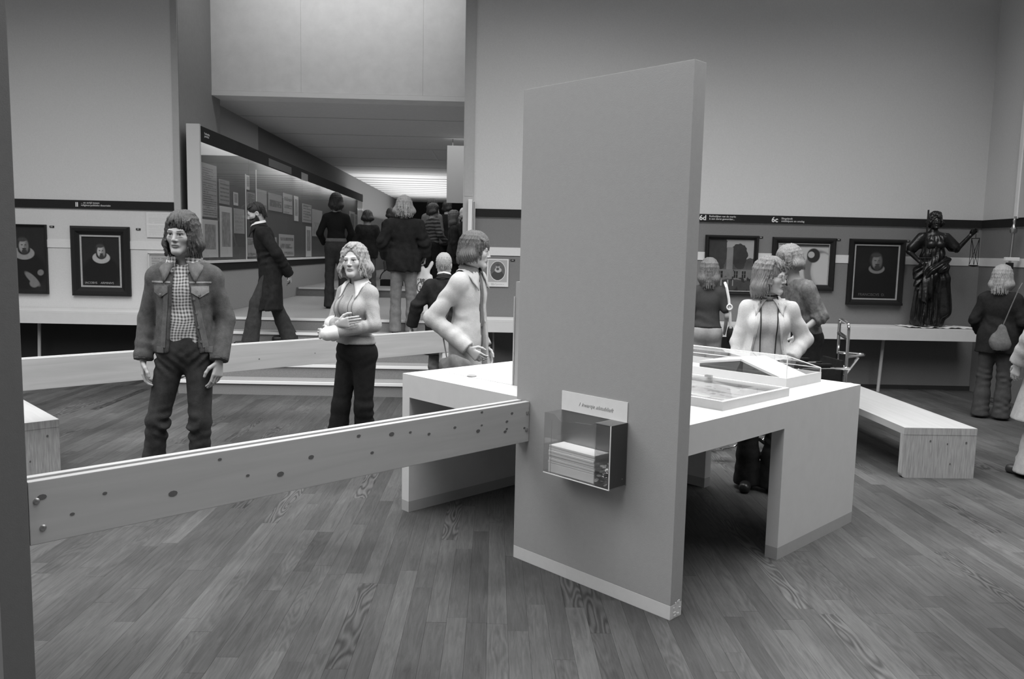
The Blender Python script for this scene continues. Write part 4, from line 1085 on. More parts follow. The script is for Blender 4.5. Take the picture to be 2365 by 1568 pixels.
    def foot(s, v, S, t=0, sole=True):
        J, c = s.J, s.k; a = J['an' + S]; th = math.radians(s.toe[0] if S == 'L' else s.toe[1]); d = np.array((-math.sin(th), math.cos(th), 0))
        g = np.array((0, 0, a[2])); z0 = a[2] - .085 * c
        heel = np.array((a[0], a[1], z0)) - d * .035 * c; toe = np.array((a[0], a[1], z0)) + d * .155 * c
        v.cone(heel + (0, 0, .040 * c), toe + (0, 0, .034 * c), .038 * c + t, .036 * c + t, .02); v.cone(a, heel + d * .06 + (0, 0, .055 * c), .040 * c + t, .042 * c + t, .03)
        return z0, d
    def shoes(s, tone=.03, rough=.35, name='shoe', heel=.0):
        for S in 'RL':
            a = s.J['an' + S]; v = Vol(a - (.24, .24, .12), a + (.24, .24, .10), .008); z0, d = s.foot(v, S, .006)
            v.field(lambda x, y, z: np.maximum((z0 + .001) - z, z - (a[2] + .03)) + 0 * x + 0 * y)
            skin(name, v, mat('shoe_%g' % tone, tone, rough, spec=.5), s.e)
    # -- clothes
    def trousers(s, m, waist=1.0, flare=(.057, .062, .077), hem=.06, t=.012, fold=.0042, name='trousers', seat=1.0):
        J, c = s.J, s.k; P = np.array([J[a] for a in ('pel', 'hiR', 'hiL', 'knR', 'knL', 'anR', 'anL')]); lo, hi = P.min(0) - .22, P.max(0) + .22
        lo[2] = P[:, 2].min() - .1
        v = Vol(lo, hi, s.h * .9); wp = (.141 if not s.fem else .147) * c
        v.cone(J['pel'] + (.03 * c, 0, .0), J['pel'] - (.03 * c, 0, .0), wp - .03 * c + t, wp - .03 * c + t, .03, flat=(FWD, .70 * seat))
        v.cone(J['pel'] * 1, J['pel'] * .35 + J['wai'] * .65, wp - .008 + t, (.130 if not s.fem else .120) * c + t, .04, flat=(FWD, .68))
        for S in 'RL':
            v.cone(J['hi' + S] + np.array((0, -.012, -.01)) * c, J['kn' + S], (.076 if not s.fem else .081) * c + t, flare[0] * c + t * .5, .035)
            mid = J['kn' + S] * .45 + J['an' + S] * .55; end = J['an' + S] + (J['an' + S] - J['kn' + S]) * .12
            v.chain([J['kn' + S], mid, end], [flare[0] * c + t * .5, flare[1] * c, flare[2] * c], .03)
            v.ell(J['hi' + S] + np.array((0, -.058, -.015)) * c, np.array((.073, .052 * seat ** 2, .08)) * c, None, .03)
        if fold:
            for S in 'RL':
                kn = J['kn' + S]; an = J['an' + S]; hi_ = J['hi' + S]; sg = 1 if S == 'R' else -1; q1, q2, q3 = sd(), sd(), sd()
                v.disp(lambda x, y, z: crease(x, y, z, (.3 * sg, .2, 1), 95, fold, q1) * np.exp(-((z - kn[2] + .02) / .10) ** 2), kn, .25)
                v.disp(lambda x, y, z: crease(x, y, z, (.5 * sg, .2, 1), 80, fold * .9, q2) * np.exp(-((z - an[2] - .08) / .10) ** 2), an, .28)
                v.disp(lambda x, y, z: crease(x, y, z, (-.9 * sg, .1, 1), 85, fold * .8, q3) * np.exp(-((z - hi_[2] + .05) / .07) ** 2), hi_ + np.array((sg * .04, 0, -.05)), .13)
        zt = (waist * c); hem_z = {S: J['an' + S][2] - .085 * c + hem for S in 'RL'}
        hz = min(hem_z.values())
        def cut(x, y, z):
            d = np.maximum(z - zt, hz - z)
            for S in 'RL':
                if hem_z[S] > hz + .01:
                    a = J['an' + S]; d = np.maximum(d, np.where((np.hypot(x - a[0], y - a[1]) < .17) & (z < a[2] + .12), hem_z[S] - z, -9))
            return d + 0 * x
        v.field(cut)
        return skin(name, v, m, s.e)
    def top(s, m, t=.012, hem=.93, sleeves=1.0, open_w=None, flare=0, collar=True, name='jacket', fold=.005, fl=.70, k=.035, neck=.0, cuff=0, sl_t=None, arms='RL', open_x=0, cut_back=-.02, hemtilt=0):
        """sleeved garment; open_w=(width at the neck, width at the hem) leaves the front open"""
        J, c = s.J, s.k; P = [J[a] for a in ('pel', 'wai', 'che', 'nek', 'shR', 'shL', 'elR', 'elL', 'wrR', 'wrL')]; P = np.array(P)
        lo, hi = P.min(0) - .2, P.max(0) + .2; lo[2] = min(lo[2], hem * c - .05)
        v = Vol(lo, hi, s.h * .85); s.torso(v, t, k, fl=fl)
        if hem < .86:
            r0 = (.145 if not s.fem else .150) * c + t; b = np.array((J['pel'][0], J['pel'][1], hem * c)); mv = (J['knR'] + J['knL']) / 2 * .35 + b * .65; b[:2] = mv[:2]
            v.cone(J['pel'], b, r0, r0 + flare, .06, flat=(FWD, fl))
        zt = J['nek'][2] + neck; n0 = J['nek']
        def front(x, y, z):
            d = np.maximum(hem * c + hemtilt * (x) - z, z - zt) + 0 * y
            return d
        v.field(front)
        if fold:
            w = J['wai']; q1, q2 = sd(), sd()
            v.disp(lambda x, y, z: crease(x, y, z, (.35, .2, 1), 62, fold * .8, q1) * np.exp(-((z - w[2] + .02) / .12) ** 2))
            v.disp(lambda x, y, z: crease(x, y, z, (1, .5, .25), 48, fold * .8, q2))
        if open_w:
            z1, z0 = J['nek'][2], hem * c; ch = J['che']
            def op(x, y, z):
                ww = open_w[0] + (open_w[1] - open_w[0]) * np.clip((z1 - z) / (z1 - z0), 0, 1)
                xc = open_x * np.clip((z1 - z) / (z1 - z0), 0, 1)
                return -np.maximum(np.abs(x - ch[0] - xc) - ww, (ch[1] + cut_back) - y)
            v.field(op)
        # neck hole
        v.cone(n0 + (0, 0, .10), n0 + (0, .012, -.03 * c), (.062 if not s.fem else .055) * c, (.056 if not s.fem else .05) * c, .01, 's')
        tt = t if sl_t is None else sl_t
        for S in arms:
            if sleeves <= 0: continue
            f = .9 if s.fem else 1; sh, e, w = J['sh' + S], J['el' + S], J['wr' + S]
            v2 = Vol.__new__(Vol); v2.ax = v.ax; v2.D = np.full(v.D.shape, 9.0, np.float32); ue = sh + (e - sh) * min(1, sleeves * 2)
            v2.cone(sh, ue, .046 * c * f + tt, (.041 * c * f + tt), .02)
            if sleeves > .5:
                to = (sleeves - .5) * 2; we = e + (w - e) * to
                v2.cone(e, we, .041 * c * f + tt, .035 * c * f + tt + cuff, .02)
                # clean cuff
                dr = (w - e) / np.linalg.norm(w - e); q = we
                win = v2.win(q - .11, q + .11)
                if win:
                    sl, (x, y, z) = win; dd = (x - q[0]) * dr[0] + (y - q[1]) * dr[1] + (z - q[2]) * dr[2]
                    rad = np.sqrt(np.maximum((x - q[0]) ** 2 + (y - q[1]) ** 2 + (z - q[2]) ** 2 - dd * dd, 0))
                    v2.D[sl] = np.where(dd > -.12, np.maximum(v2.D[sl], dd), v2.D[sl])
                if fold:
                    ax = dr; md = (e + w) / 2; ms = (sh + e) / 2; au = (e - sh) / np.linalg.norm(e - sh); q1, q2, q3 = sd(), sd(), sd()
                    v2.disp(lambda x, y, z: crease(x - e[0], y - e[1], z - e[2], ax + .3, 95, fold * 1.2, q1) * np.exp(-((x - e[0]) ** 2 + (y - e[1]) ** 2 + (z - e[2]) ** 2) / .10 ** 2), e, .2)
                    v2.disp(lambda x, y, z: crease(x - e[0], y - e[1], z - e[2], ax + .15, 80, fold * .9, q2) * np.exp(-((x - md[0]) ** 2 + (y - md[1]) ** 2 + (z - md[2]) ** 2) / .12 ** 2), md, .2)
                    v2.disp(lambda x, y, z: crease(x, y, z, au + np.array((.5, .2, 0)), 55, fold * .7, q3) * np.exp(-((x - ms[0]) ** 2 + (y - ms[1]) ** 2 + (z - ms[2]) ** 2) / .12 ** 2), ms, .2)
            A = v.D; B = v2.D; kk = .022; h_ = np.maximum(kk - np.abs(A - B), 0) / kk; v.D = np.minimum(A, B) - h_ * h_ * kk * .25
        return skin(name, v, m, s.e)
    # -- hair: scalp mass plus many tapering locks
    def hair(s, m, side=.12, back=.13, fringe=.045, vol=1.0, n=70, wave=.006, flick=.02, face=48, seed=1, top=.0, part=0, bald=False, h=None, lockr=.0095, puff=0.0, crop=False):
        """side/back: how far below the head centre the hair hangs; fringe: height of its lower edge over the brow; face: half angle left free"""
        k = s.hs; L = max(side, back) + .08; c = s.hc; r = .22; n = int(n * 1.5)
        lo = c - np.array((r, r, L + .06)); hi = c + np.array((r, r, .18 + top)); v = Vol(lo, hi, h or max(.0045, s.hf * 1.05)); R = s.R; rng = random.Random(seed)
        rx, ry, rz = .082 * vol, .101 * vol, .095 * vol + top
        v.ell(s.hp(0, -.016, .034), np.array((rx, ry, rz)) * k, R, .01)
        if side > .02 and not crop:
            for sx in (-1, 1): v.chain([s.hp(sx * (.074 + .4 * puff), -.02, .03), s.hp(sx * (.082 + puff), -.022, -side * .5), s.hp(sx * (.074 + puff * .7), -.018, -side + .02)], [.028 * k, .034 * k + puff * .5, .022 * k], .03)
        if back > .02 and not crop: v.chain([s.hp(0, -.075, .03), s.hp(0, -.088 - puff * .3, -back * .45), s.hp(0, -.082, -back + .02)], [.045 * k, .050 * k + puff * .3, .030 * k], .03, flat=(R[:, 1], .62)); 
        if back > .02 and not crop:
            for sx in (-1, 1): v.chain([s.hp(sx * .05, -.06, .02), s.hp(sx * (.06 + puff * .5), -.068, -max(side, back) * .5), s.hp(sx * .055, -.062, -min(side, back) + .015)], [.038 * k, .040 * k, .024 * k], .03)
        if crop:
            v.chain([s.hp(0, -.085, .01), s.hp(0, -.080, -back + .02)], [.045 * k, .036 * k], .03, flat=(R[:, 1], .5))
            for sx in (-1, 1): v.ell(s.hp(sx * .090, .012, -.035), np.array((.03, .034, .055)) * k, R, .01, 's')
        # free the face
        v.ell(s.hp(0, .115, fringe - .112), np.array((.064 if face < 60 else .075, .075, .112)) * k, R, .012, 's')
        v.ell(s.hp(0, .060, -.13), np.array((.052, .075, .10)) * k, R, .015, 's')
        cr = (part, -.03, .034)
        for i in range(n):
            th = 2 * PI * (i + rng.uniform(-.35, .35)) / n; deg = abs(math.degrees(math.atan2(math.sin(th), math.cos(th))))   # 0 = front
            fr = deg < face
            if crop and 50 < deg < 108: continue
            hang = fringe - rng.uniform(0, .016) + .012 * math.sin(th * 3) if fr else -(side + (back - side) * min(1, max(0, (deg - 70) / 80))) - rng.uniform(-.012, .016)
            ex, ey, ez = rx + rng.uniform(.0, .006), ry + rng.uniform(0, .006), rz + rng.uniform(0, .004); sweep = (rng.uniform(-.18, .18) + (.35 * (1 if part <= 0 else -1) if fr and part else 0))
            P = []
            zc = .034; steps = 10; rng2 = rng.uniform(32, 58); ph0 = rng.uniform(0, 6.3)
            for j in range(steps):
                a = j / (steps - 1)
                # from the crown over the ellipsoid to its equator, then hang down
                tot = PI / 2 * .5 * (rx + rz) ; drop = max(0, zc - hang); arc = tot + max(0, drop)
                if hang > zc: arc = tot * (1 - (hang - zc) / rz)
                l = .03 + a * (arc - .03)
                if l < tot: ph = l / tot * PI / 2; rr_, zz = math.sin(ph), zc + ez * math.cos(ph)
                else: rr_, zz = 1.0, zc - (l - tot)
                t2 = th + sweep * a; hang_in = 0
                if zz < zc:
                    q = (zc - zz) / max(drop, .03); rr_ = 1.0 + puff / rx * math.sin(min(1, q) * PI * .8) - .06 * q + flick / rx * max(0, q - .72) * 2.6
                x = math.sin(t2) * ex * rr_ + wave * math.sin(l * rng2 + ph0); y = -.016 + math.cos(t2) * ey * rr_ + wave * math.cos(l * rng2 * .9 + ph0)
                if fr and zz < .09: y = max(y, .062)
                P.append(s.hp(x, y, zz))
            lr = lockr * rng.uniform(.75, 1.2)
            rad = [lr * k * (1 - .75 * (j / (steps - 1)) ** 2) for j in range(steps)]
            v.chain(P, rad, .004)
        w0 = .0022
        v.disp(lambda x, y, z: w0 * np.sin(np.arctan2(x - c[0], y - c[1]) * 46 + 5 * np.sin(z * 30)) )
        return skin('hair', v, m, s.e, smooth=0)
    # -- small clothing pieces as thin plates lying on a garment
    def plate(s, name, pts, m, th=.006, par=None):
        """a thin folded plate through a row of 3D points pairs [(a,b),...] (a and b are its two long edges)"""
        b = MB(); A = [np.array(p[0]) * s.k for p in pts]; B = [np.array(p[1]) * s.k for p in pts]
        n = len(pts); rows = []
        for i in range(n):
            d = A[min(i + 1, n - 1)] - A[max(i - 1, 0)]; nn = np.cross(d, B[i] - A[i]); nn = nn / (np.linalg.norm(nn) + 1e-9) * th
            rows.append([b.bm.verts.new(p) for p in (A[i], B[i], B[i] + nn, A[i] + nn)])
        for r0, r1 in zip(rows, rows[1:]):
            for q in range(4): b.bm.faces.new((r0[q], r0[(q + 1) % 4], r1[(q + 1) % 4], r1[q]))
        b.bm.faces.new(rows[0][::-1]); b.bm.faces.new(rows[-1])
        return b.build(name, m, par or s.e, True)
    def surf(s, *obs):
        """remember garments so that small pieces can be laid on them"""
        from mathutils.bvhtree import BVHTree
        s.trees = [BVHTree.FromPolygons([v.co[:] for v in o.data.vertices], [p.vertices[:] for p in o.data.polygons]) for o in obs]
    def front_y(s, x, z):
        best = None
        for t in s.trees:
            h = t.ray_cast(Vector((x * s.k, 1.0, z * s.k)), Vector((0, -1, 0)))
            if h[0] is not None and (best is None or h[0].y > best): best = h[0].y
        return None if best is None else best / s.k
    def top_z(s, x, y):
        best = None
        for t in s.trees:
            h = t.ray_cast(Vector((x * s.k, y * s.k, 2.2)), Vector((0, 0, -1)))
            if h[0] is not None and (best is None or h[0].z > best): best = h[0].z
        return None if best is None else best / s.k
    def patch(s, name, fn, m, nu=8, nv=4, off=.004, th=.004):
        """a cloth piece laid on the front of the remembered garments; fn(u,v) -> (x, z) in unit figure space"""
        G = []
        for j in range(nv + 1):
            row = []
            for i in range(nu + 1):
                x, z = fn(i / nu, j / nv); y = s.front_y(x, z); row.append([x, y, z])
            G.append(row)
        ys = [p[1] for r in G for p in r if p[1] is not None]
        if not ys: return None
        for r in G:
            for i, p in enumerate(r):
                if p[1] is None: p[1] = next((q[1] for q in r if q[1] is not None), sum(ys) / len(ys))
        b = MB(); T_ = [[b.bm.verts.new((p[0] * s.k, (p[1] + off + th) * s.k, p[2] * s.k)) for p in r] for r in G]; B_ = [[b.bm.verts.new((p[0] * s.k, (p[1] + off - .003) * s.k, p[2] * s.k)) for p in r] for r in G]
        for j in range(nv):
            for i in range(nu):
                b.bm.faces.new((T_[j][i], T_[j][i + 1], T_[j + 1][i + 1], T_[j + 1][i])); b.bm.faces.new((B_[j][i], B_[j + 1][i], B_[j + 1][i + 1], B_[j][i + 1]))
        for i in range(nu):
            for j in (0, nv): b.bm.faces.new((T_[j][i], B_[j][i], B_[j][i + 1], T_[j][i + 1]))
        for j in range(nv):
            for i in (0, nu): b.bm.faces.new((T_[j][i], T_[j + 1][i], B_[j + 1][i], B_[j][i]))
        return b.build(name, m, s.e, True)
    def collar(s, m, w=.07, drop=.10, spread=.075, name='collar', up=.02, tip=.06, th=.006, off=.006):
        """shirt or jacket collar: a turned-down band round the neck whose two points lie on the chest"""
        J = s.J; n = J['nek'] / s.k; r = .066 if not s.fem else .058; N = 22; M = 6; G = []
        for i in range(N + 1):
            a = math.radians(-160 + 320 * i / N); q = abs(a) / math.radians(160); row = []
            ix, iy, iz = math.sin(a) * r, -math.cos(a) * r * .95 + .014 * q ** 3, up + .024 - .040 * q
            ox = math.sin(a) * (r + w * .62) + math.copysign(spread * .5 * q ** 5, a); oy = -math.cos(a) * (r + w * .45) + tip * .3 * q ** 4; oz = iz - w * .55 - drop * .75 * q ** 5
            for j in range(M + 1):
                t = j / M; x, y, z = n[0] + ix + (ox - ix) * t, n[1] + iy + (oy - iy) * t, n[2] + iz + (oz - iz) * t + .010 * math.sin(PI * min(1, t * 1.6))
                if q > .6:
                    h = s.front_y(x, z)
                    if h is not None: y = max(y, h + off) if t > .15 else max(y, min(h + off, y + .03))
                else:
                    h = s.top_z(x, y)
                    if h is not None: z = max(z, h + off) if t > .15 else z
                row.append((x * s.k, y * s.k, z * s.k))
            G.append(row)
        b = MB(); V = [[b.bm.verts.new(p) for p in r_] for r_ in G]
        for i in range(N):
            for j in range(M): b.bm.faces.new((V[i][j], V[i + 1][j], V[i + 1][j + 1], V[i][j + 1]))
        bmesh.ops.recalc_face_normals(b.bm, faces=b.bm.faces[:])
        o = b.build(name, m, s.e, True); md = o.modifiers.new('thickness', 'SOLIDIFY'); md.thickness = th; md.offset = 0
        return o
# ------------------------------------------------------------------ cloth
def cloth(name, g, var=.12, scale=60, bump=.25, bscale=250, rough=.9, stretch=None): return mat(name, g, rough, var, scale, bump, bscale, stretch, spec=.15)
M_denim = cloth('denim', .085, .35, 28, .5, 300); M_denim_lt = cloth('denim_seam', .26, .3, 50, .4, 300)
M_jeans = cloth('dark_jeans', .036, .5, 14, .4, 300); M_black = cloth('black_cloth', .014, .3, 30, .3, 250)
M_dcoat = cloth('dark_coat', .020, .4, 18, .3, 200); M_knit = cloth('pale_knit', .37, .10, 90, .5, 260); M_knit2 = cloth('white_knit', .50, .08, 90, .5, 260)
M_ljack = cloth('pale_jacket', .43, .10, 24, .3, 200); M_gcloth = cloth('grey_cloth', .13, .25, 30, .3, 250); M_jeans_m = cloth('mid_jeans', .10, .3, 20, .3, 280)
M_whitec = cloth('white_cotton', .72, .05, 60, .15, 250); M_ltrou = cloth('light_trousers', .34, .12, 30, .3, 250); M_gcoat = cloth('grey_coat', .30, .15, 25, .3, 220)
def check_mat(name, axis2=True, f=26, a=.50, b=.06):
    """woven check or stripes in object space"""
    m = bpy.data.materials.new(name); m.use_nodes = True; nt = m.node_tree; bs = nt.nodes['Principled BSDF']; bs.inputs['Roughness'].default_value = .9
    tc = nd(nt, 'ShaderNodeTexCoord'); sp = nd(nt, 'ShaderNodeSeparateXYZ'); nt.links.new(tc.outputs['Object'], sp.inputs[0])
    n = nd(nt, 'ShaderNodeTexNoise'); n.inputs['Scale'].default_value = 5; nt.links.new(tc.outputs['Object'], n.inputs['Vector'])
    def band(o, fr, ph):
        ad = nd(nt, 'ShaderNodeMath'); ad.operation = 'MULTIPLY_ADD'; ad.inputs[1].default_value = .06; nt.links.new(n.outputs['Fac'], ad.inputs[0]); nt.links.new(o, ad.inputs[2])
        mu = nd(nt, 'ShaderNodeMath'); mu.operation = 'MULTIPLY'; mu.inputs[1].default_value = fr * 2 * PI; nt.links.new(ad.outputs[0], mu.inputs[0])
        si = nd(nt, 'ShaderNodeMath'); si.operation = 'SINE'; nt.links.new(mu.outputs[0], si.inputs[0])
        r = nd(nt, 'ShaderNodeMapRange'); r.inputs['From Min'].default_value = -.35; r.inputs['From Max'].default_value = .35; nt.links.new(si.outputs[0], r.inputs['Value']); return r.outputs[0]
    z = band(sp.outputs['Z'], f, 0)
    if axis2:
        x = band(sp.outputs['X'], f, 0); md = nd(nt, 'ShaderNodeMath'); md.operation = 'ADD'; nt.links.new(z, md.inputs[0]); nt.links.new(x, md.inputs[1])
        hl = nd(nt, 'ShaderNodeMath'); hl.operation = 'MULTIPLY'; hl.inputs[1].default_value = .5; nt.links.new(md.outputs[0], hl.inputs[0]); z = hl.outputs[0]
    r = nd(nt, 'ShaderNodeMapRange'); r.inputs['To Min'].default_value = b; r.inputs['To Max'].default_value = a; nt.links.new(z, r.inputs['Value'])
    nt.links.new(r.outputs[0], bs.inputs['Base Color']); return m
M_plaid = check_mat('plaid', True, 52); M_striped = check_mat('striped_knit', False, 16, .10, .012); M_pattern = cloth('pattern_shirt', .13, .55, 26)
def hairm(name, g, var=.35): return mat('hair_' + name, g, .45, var, 30, .5, 120, (3, 3, .5), spec=.4)
H_brown = hairm('brown', .055); H_blond = hairm('blond', .28, .3); H_dark = hairm('dark', .022); H_lbrown = hairm('light_brown', .15); H_white = hairm('white', .55, .15); H_mid = hairm('mid', .085)
Rd = math.radians
def rz(d): return Rd(d)

# 1 ---- youth in denim
def fig(loc, r, H, label, head=(0, 0, 0), **kw):
    hd = kw.pop('headpos', None)
    F = Fig(loc, rz(r), H, label, head=head, **kw)
    if hd is not None: F.J['head'] = np.array(hd) * F.k; F.hc = F.J['head']
    return F
f = fig((-2.01, 4.92, 0), 189, 1.785, 'youth with shaggy brown hair in open denim jacket and checked shirt behind the foreground barrier', head=(-13, 3, -2), headpos=(0, .022, 1.626), hs=1.02, skin=.38, h=.010, hf=.0031,
        shR=(.152, -.02, 1.372), shL=(-.152, -.02, 1.372), elR=(.222, -.05, 1.12), elL=(-.226, -.05, 1.12), wrR=(.236, .02, .880), wrL=(-.205, .06, .880),
        knR=(.165, .02, .50), knL=(-.085, .04, .50), anR=(.225, -.03, .085), anL=(-.065, -.01, .085))
f.hands = [('R', (-.02, .14, -1), (-1, -.2, .0), (.0, 1, .1), dict(curl=.55)), ('L', (.12, .16, -1), (.8, -.6, .0), (.5, 1, .1), dict(curl=.45))]
f.body(); f.shoes(.05)
f.trousers(M_jeans, 1.03, (.058, .062, .074), .03, .010, .009)
sh = f.top(M_plaid, .010, .985, 0, name='shirt', fold=.004)
M_tee = cloth('dark_tee', .05)
jk = f.top(M_denim, .030, .925, 1.0, (.034, .088), 0, name='jacket', fold=.008, cuff=.006, open_x=-.015, neck=-.012, sl_t=.016, cut_back=.035)
f.surf(jk, sh)
f.collar(M_plaid, .05, .10, .02, 'shirt_collar', .030); f.collar(cloth('denim_collar', .13, .3, 28), .085, .10, .10, 'jacket_collar', .004, off=.012)
for s in (1, -1):
    f.patch('pocket_flap', lambda u, v: (s * (.066 + .088 * u), 1.325 - v * (.038 + .030 * (1 - abs(u - .5) * 2))), M_denim_lt if s < 0 else cloth('denim_flap', .13, .3, 28), 10, 4, .003, .006)
    yb = f.front_y(s * .11, 1.272)
    MB().lathe([(.0, 0), (.009, 0), (.009, .003), (.0, .005)], 10).build('button', M_screw, f.e, True, tuple(np.array((s * .11, yb + .011, 1.272)) * f.k), (-PI / 2, 0, 0))
    f.patch('yoke_seam', lambda u, v: (s * (.052 + .115 * u), 1.352 - .010 * v), M_denim_lt, 10, 1, .0, .003)
    f.patch('front_placket', lambda u, v: (s * (.060 + .028 * v + .045 * u) - .015 * u, 1.33 - .37 * u), cloth('denim_placket', .11, .3, 28), 14, 2, .0, .004)
    f.patch('hem_band', lambda u, v: (s * (.115 + .045 * u) - .015, .965 - .035 * v), cloth('denim_placket', .11), 5, 2, .0, .005)
for k in range(4):
    z = 1.25 - .085 * k; x = -.080 - .011 * k; yb = f.front_y(x, z)
    if yb: MB().lathe([(.0, 0), (.008, 0), (.008, .003), (.0, .004)], 10).build('button', M_screw, f.e, True, tuple(np.array((x, yb + .004, z)) * f.k), (-PI / 2, 0, 0))
for s, a in ((1, 'R'), (-1, 'L')):
    w, e = f.J['wr' + a], f.J['el' + a]; d = (w - e) / np.linalg.norm(w - e); v = Vol(w - .12, w + .12, .007)
    v.cone(w - d * .050, w - d * .004, .054, .056, .0); win = v.win(w - .12, w + .12); sl, (x, y, z) = win
    dd = (x - w[0]) * d[0] + (y - w[1]) * d[1] + (z - w[2]) * d[2]; v.D[sl] = np.maximum(v.D[sl], np.maximum(dd - .004, -.052 - dd)); skin('cuff', v, M_denim, f.e)
b = MB(); zz = .918 * f.k
f.hair(H_brown, .125, .14, .052, 1.06, 120, .005, .012, 46, 3, .010, .022, h=.0033, puff=.010)

# 2 ---- woman with folded arms
f = fig((-1.115, 5.72, 0), 148, 1.625, 'young woman with wavy blond hair, pale knitted jacket and folded arms, beyond the barrier', head=(20, -3, 3), headpos=(.0, .02, 1.622), female=True, hs=1.0, skin=.46, h=.010, hf=.0033,
        shR=(.132, -.015, 1.380), shL=(-.132, -.015, 1.380), elR=(.205, .045, 1.13), elL=(-.205, .02, 1.15), wrR=(-.02, .215, 1.165), wrL=(.045, .245, 1.085), knR=(.11, .05, .5), knL=(-.07, -.01, .5), anR=(.16, .06, .085), anL=(-.02, -.09, .085))
f.hands = [('R', (-1, -.15, .15), (0, -1, .1), (0, .1, 1), dict(curl=.4)), ('L', (1, -.05, -.05), (0, -1, -.2), (0, .3, 1), dict(curl=.55))]
f.body(); f.shoes(.03)
f.trousers(M_black, 1.06, (.064, .082, .122), .012, .010, .006)
jk = f.top(M_knit, .018, 1.00, .93, name='knitted_jacket', fold=.007, neck=-.01, sl_t=.013)
f.surf(jk); f.collar(M_whitec, .075, .12, .09, 'blouse_collar', .012, off=.008)
for a, d in (('R', .62), ('L', .93)):
    w, e = f.J['wr' + a], f.J['el' + a]; dr = (w - e) / np.linalg.norm(w - e); q = e + (w - e) * d; v = Vol(q - .13, q + .13, .007)
    if a == 'R':
        q = e + (w - e) * .16; v = Vol(q - .14, q + .14, .007); v.cone(q - dr * .03, q + dr * .05, .060, .062, .0); v.cone(q + (0, 0, -.03), q + np.array((0, 0, -.085)), .045, .040, .03, flat=((0, 1, 0), .7))
    else: v.cone(q - dr * .02, q + dr * .03, .050, .050, .0)
    skin('blouse_cuff', v, M_whitec, f.e)
for x in (-.085, -.04, .04, .085):   # woven bands of the jacket front
    f.patch('knit_band', lambda u, v: (x * (1 + .1 * u) + .011 * v, 1.37 - .17 * u), cloth('knit_band', .20), 10, 1, .0, .003)
v = Vol(f.J['pel'] - .26, f.J['wai'] + .22, .010); f.torso(v, .026, .05, fl=.70); v.field(lambda x, y, z: np.maximum(1.0 * f.k - .004 - z, z - 1.065 * f.k) + 0 * x + 0 * y)
v.disp(lambda x, y, z: .0015 * np.sin(np.arctan2(x, y) * 60) + 0 * z); skin('waistband', v, M_knit, f.e)
f.hair(H_blond, .115, .12, .094, 1.05, 120, .009, .022, 48, 5, .008, -.02, h=.0035, lockr=.010, puff=.018)

# 3 ---- man in pale jacket
f = fig((-.325, 6.02, 0), 246, 1.735, 'man with brown hair in open pale jacket walking past the table towards the right', head=(24, 6, 0), headpos=(.0, .045, 1.612), hs=1.03, skin=.42, h=.010, hf=.0034,
        nek=(0, .005, 1.47), shR=(.152, -.01, 1.372), shL=(-.152, -.01, 1.380), elR=(.235, -.185, 1.11), elL=(-.20, -.07, 1.12), wrR=(.195, .095, .90), wrL=(-.17, .05, .88), knR=(.10, .12, .51), knL=(-.1, -.06, .5), anR=(.11, .14, .085), anL=(-.10, -.2, .10))
f.hands = [('R', (-.15, .8, -.55), (-1, -.1, 0), (.1, .6, .8), dict(curl=.7)), ('L', (0, .4, -1), (1, 0, 0), (0, 1, .3), dict(curl=.6))]
f.body(); f.shoes(.03)
f.trousers(M_gcloth, 1.02, (.064, .07, .085), .03)
sh = f.top(M_pattern, .012, .95, 0, name='shirt')
jk = f.top(M_ljack, .032, .70, 1.0, (.032, .05), .03, name='jacket', fold=.010, sl_t=.022, neck=-.01, cut_back=.03)
f.surf(jk, sh); f.collar(M_gcloth, .05, .09, .02, 'shirt_collar', .03); f.collar(M_ljack, .095, .12, .10, 'jacket_collar', .008, off=.012)
f.patch('dark_tie', lambda u, v: (-.024 + .048 * v + .0 * u, 1.43 - .38 * u), M_gcloth, 16, 2, .002, .004)
f.hair(H_mid, .075, .100, .040, 1.07, 110, .003, .002, 56, 8, .010, -.02, h=.0036, puff=.006)
FJ = f
# his shoulder bag
bg = empty('shoulder_bag', FJ.e.location + Matrix.Rotation(FJ.e.rotation_euler.z, 3, 'Z') @ Vector((.265, .03, .66)), FJ.e.rotation_euler.z, 'grey shoulder bag hanging at the hip of the man in pale jacket', 'bag')
v = Vol((-.10, -.22, -.05), (.10, .22, .24), .010); v.ell((0, 0, .09), (.045, .14, .10), None, .02); v.disp(lambda x, y, z: .006 * np.sin(y * 50 + z * 30)); skin('pouch', v, M_gcloth, bg)
MB().tube([(0, -.07, .16), (-.045, -.14, .36), (-.11, -.10, .56)], .006, 6).build('strap', M_gcloth, bg, True)

# 4 ---- bearded man in long coat
f = fig(W(-2.60, 9.44, .440), 108, 1.70, 'bearded man in long dark coat stooping, hands behind his back, on the steps', head=(6, 22, 0), headpos=(0, .165, 1.575), skin=.46, h=.012, hf=.0042, wai=(0, .03, 1.08), che=(0, .075, 1.27), nek=(0, .13, 1.44),
        shR=(.155, .09, 1.35), shL=(-.155, .09, 1.35), elR=(.215, -.06, 1.12), elL=(-.215, -.06, 1.12), wrR=(.05, -.20, .90), wrL=(-.05, -.21, .86), knR=(.09, -.05, .50), knL=(-.09, .17, .52), anR=(.09, -.20, .12), anL=(-.09, .24, .085))
f.beard = 1
f.hands = [('R', (-.7, -.25, -.6), (0, 1, 0), (-.6, 0, .8), dict(curl=.5)), ('L', (.6, -.2, -.8), (0, 1, 0), (.6, 0, .8), dict(curl=.5))]
f.body(); f.shoes(.02)
f.trousers(M_gcloth if 0 else cloth('dark_trousers', .045, .3, 20), 1.0, (.07, .085, .105), .02)
jk = f.top(M_dcoat, .034, .44, 1.0, None, .05, name='coat', fold=.010, sl_t=.024, neck=-.02)
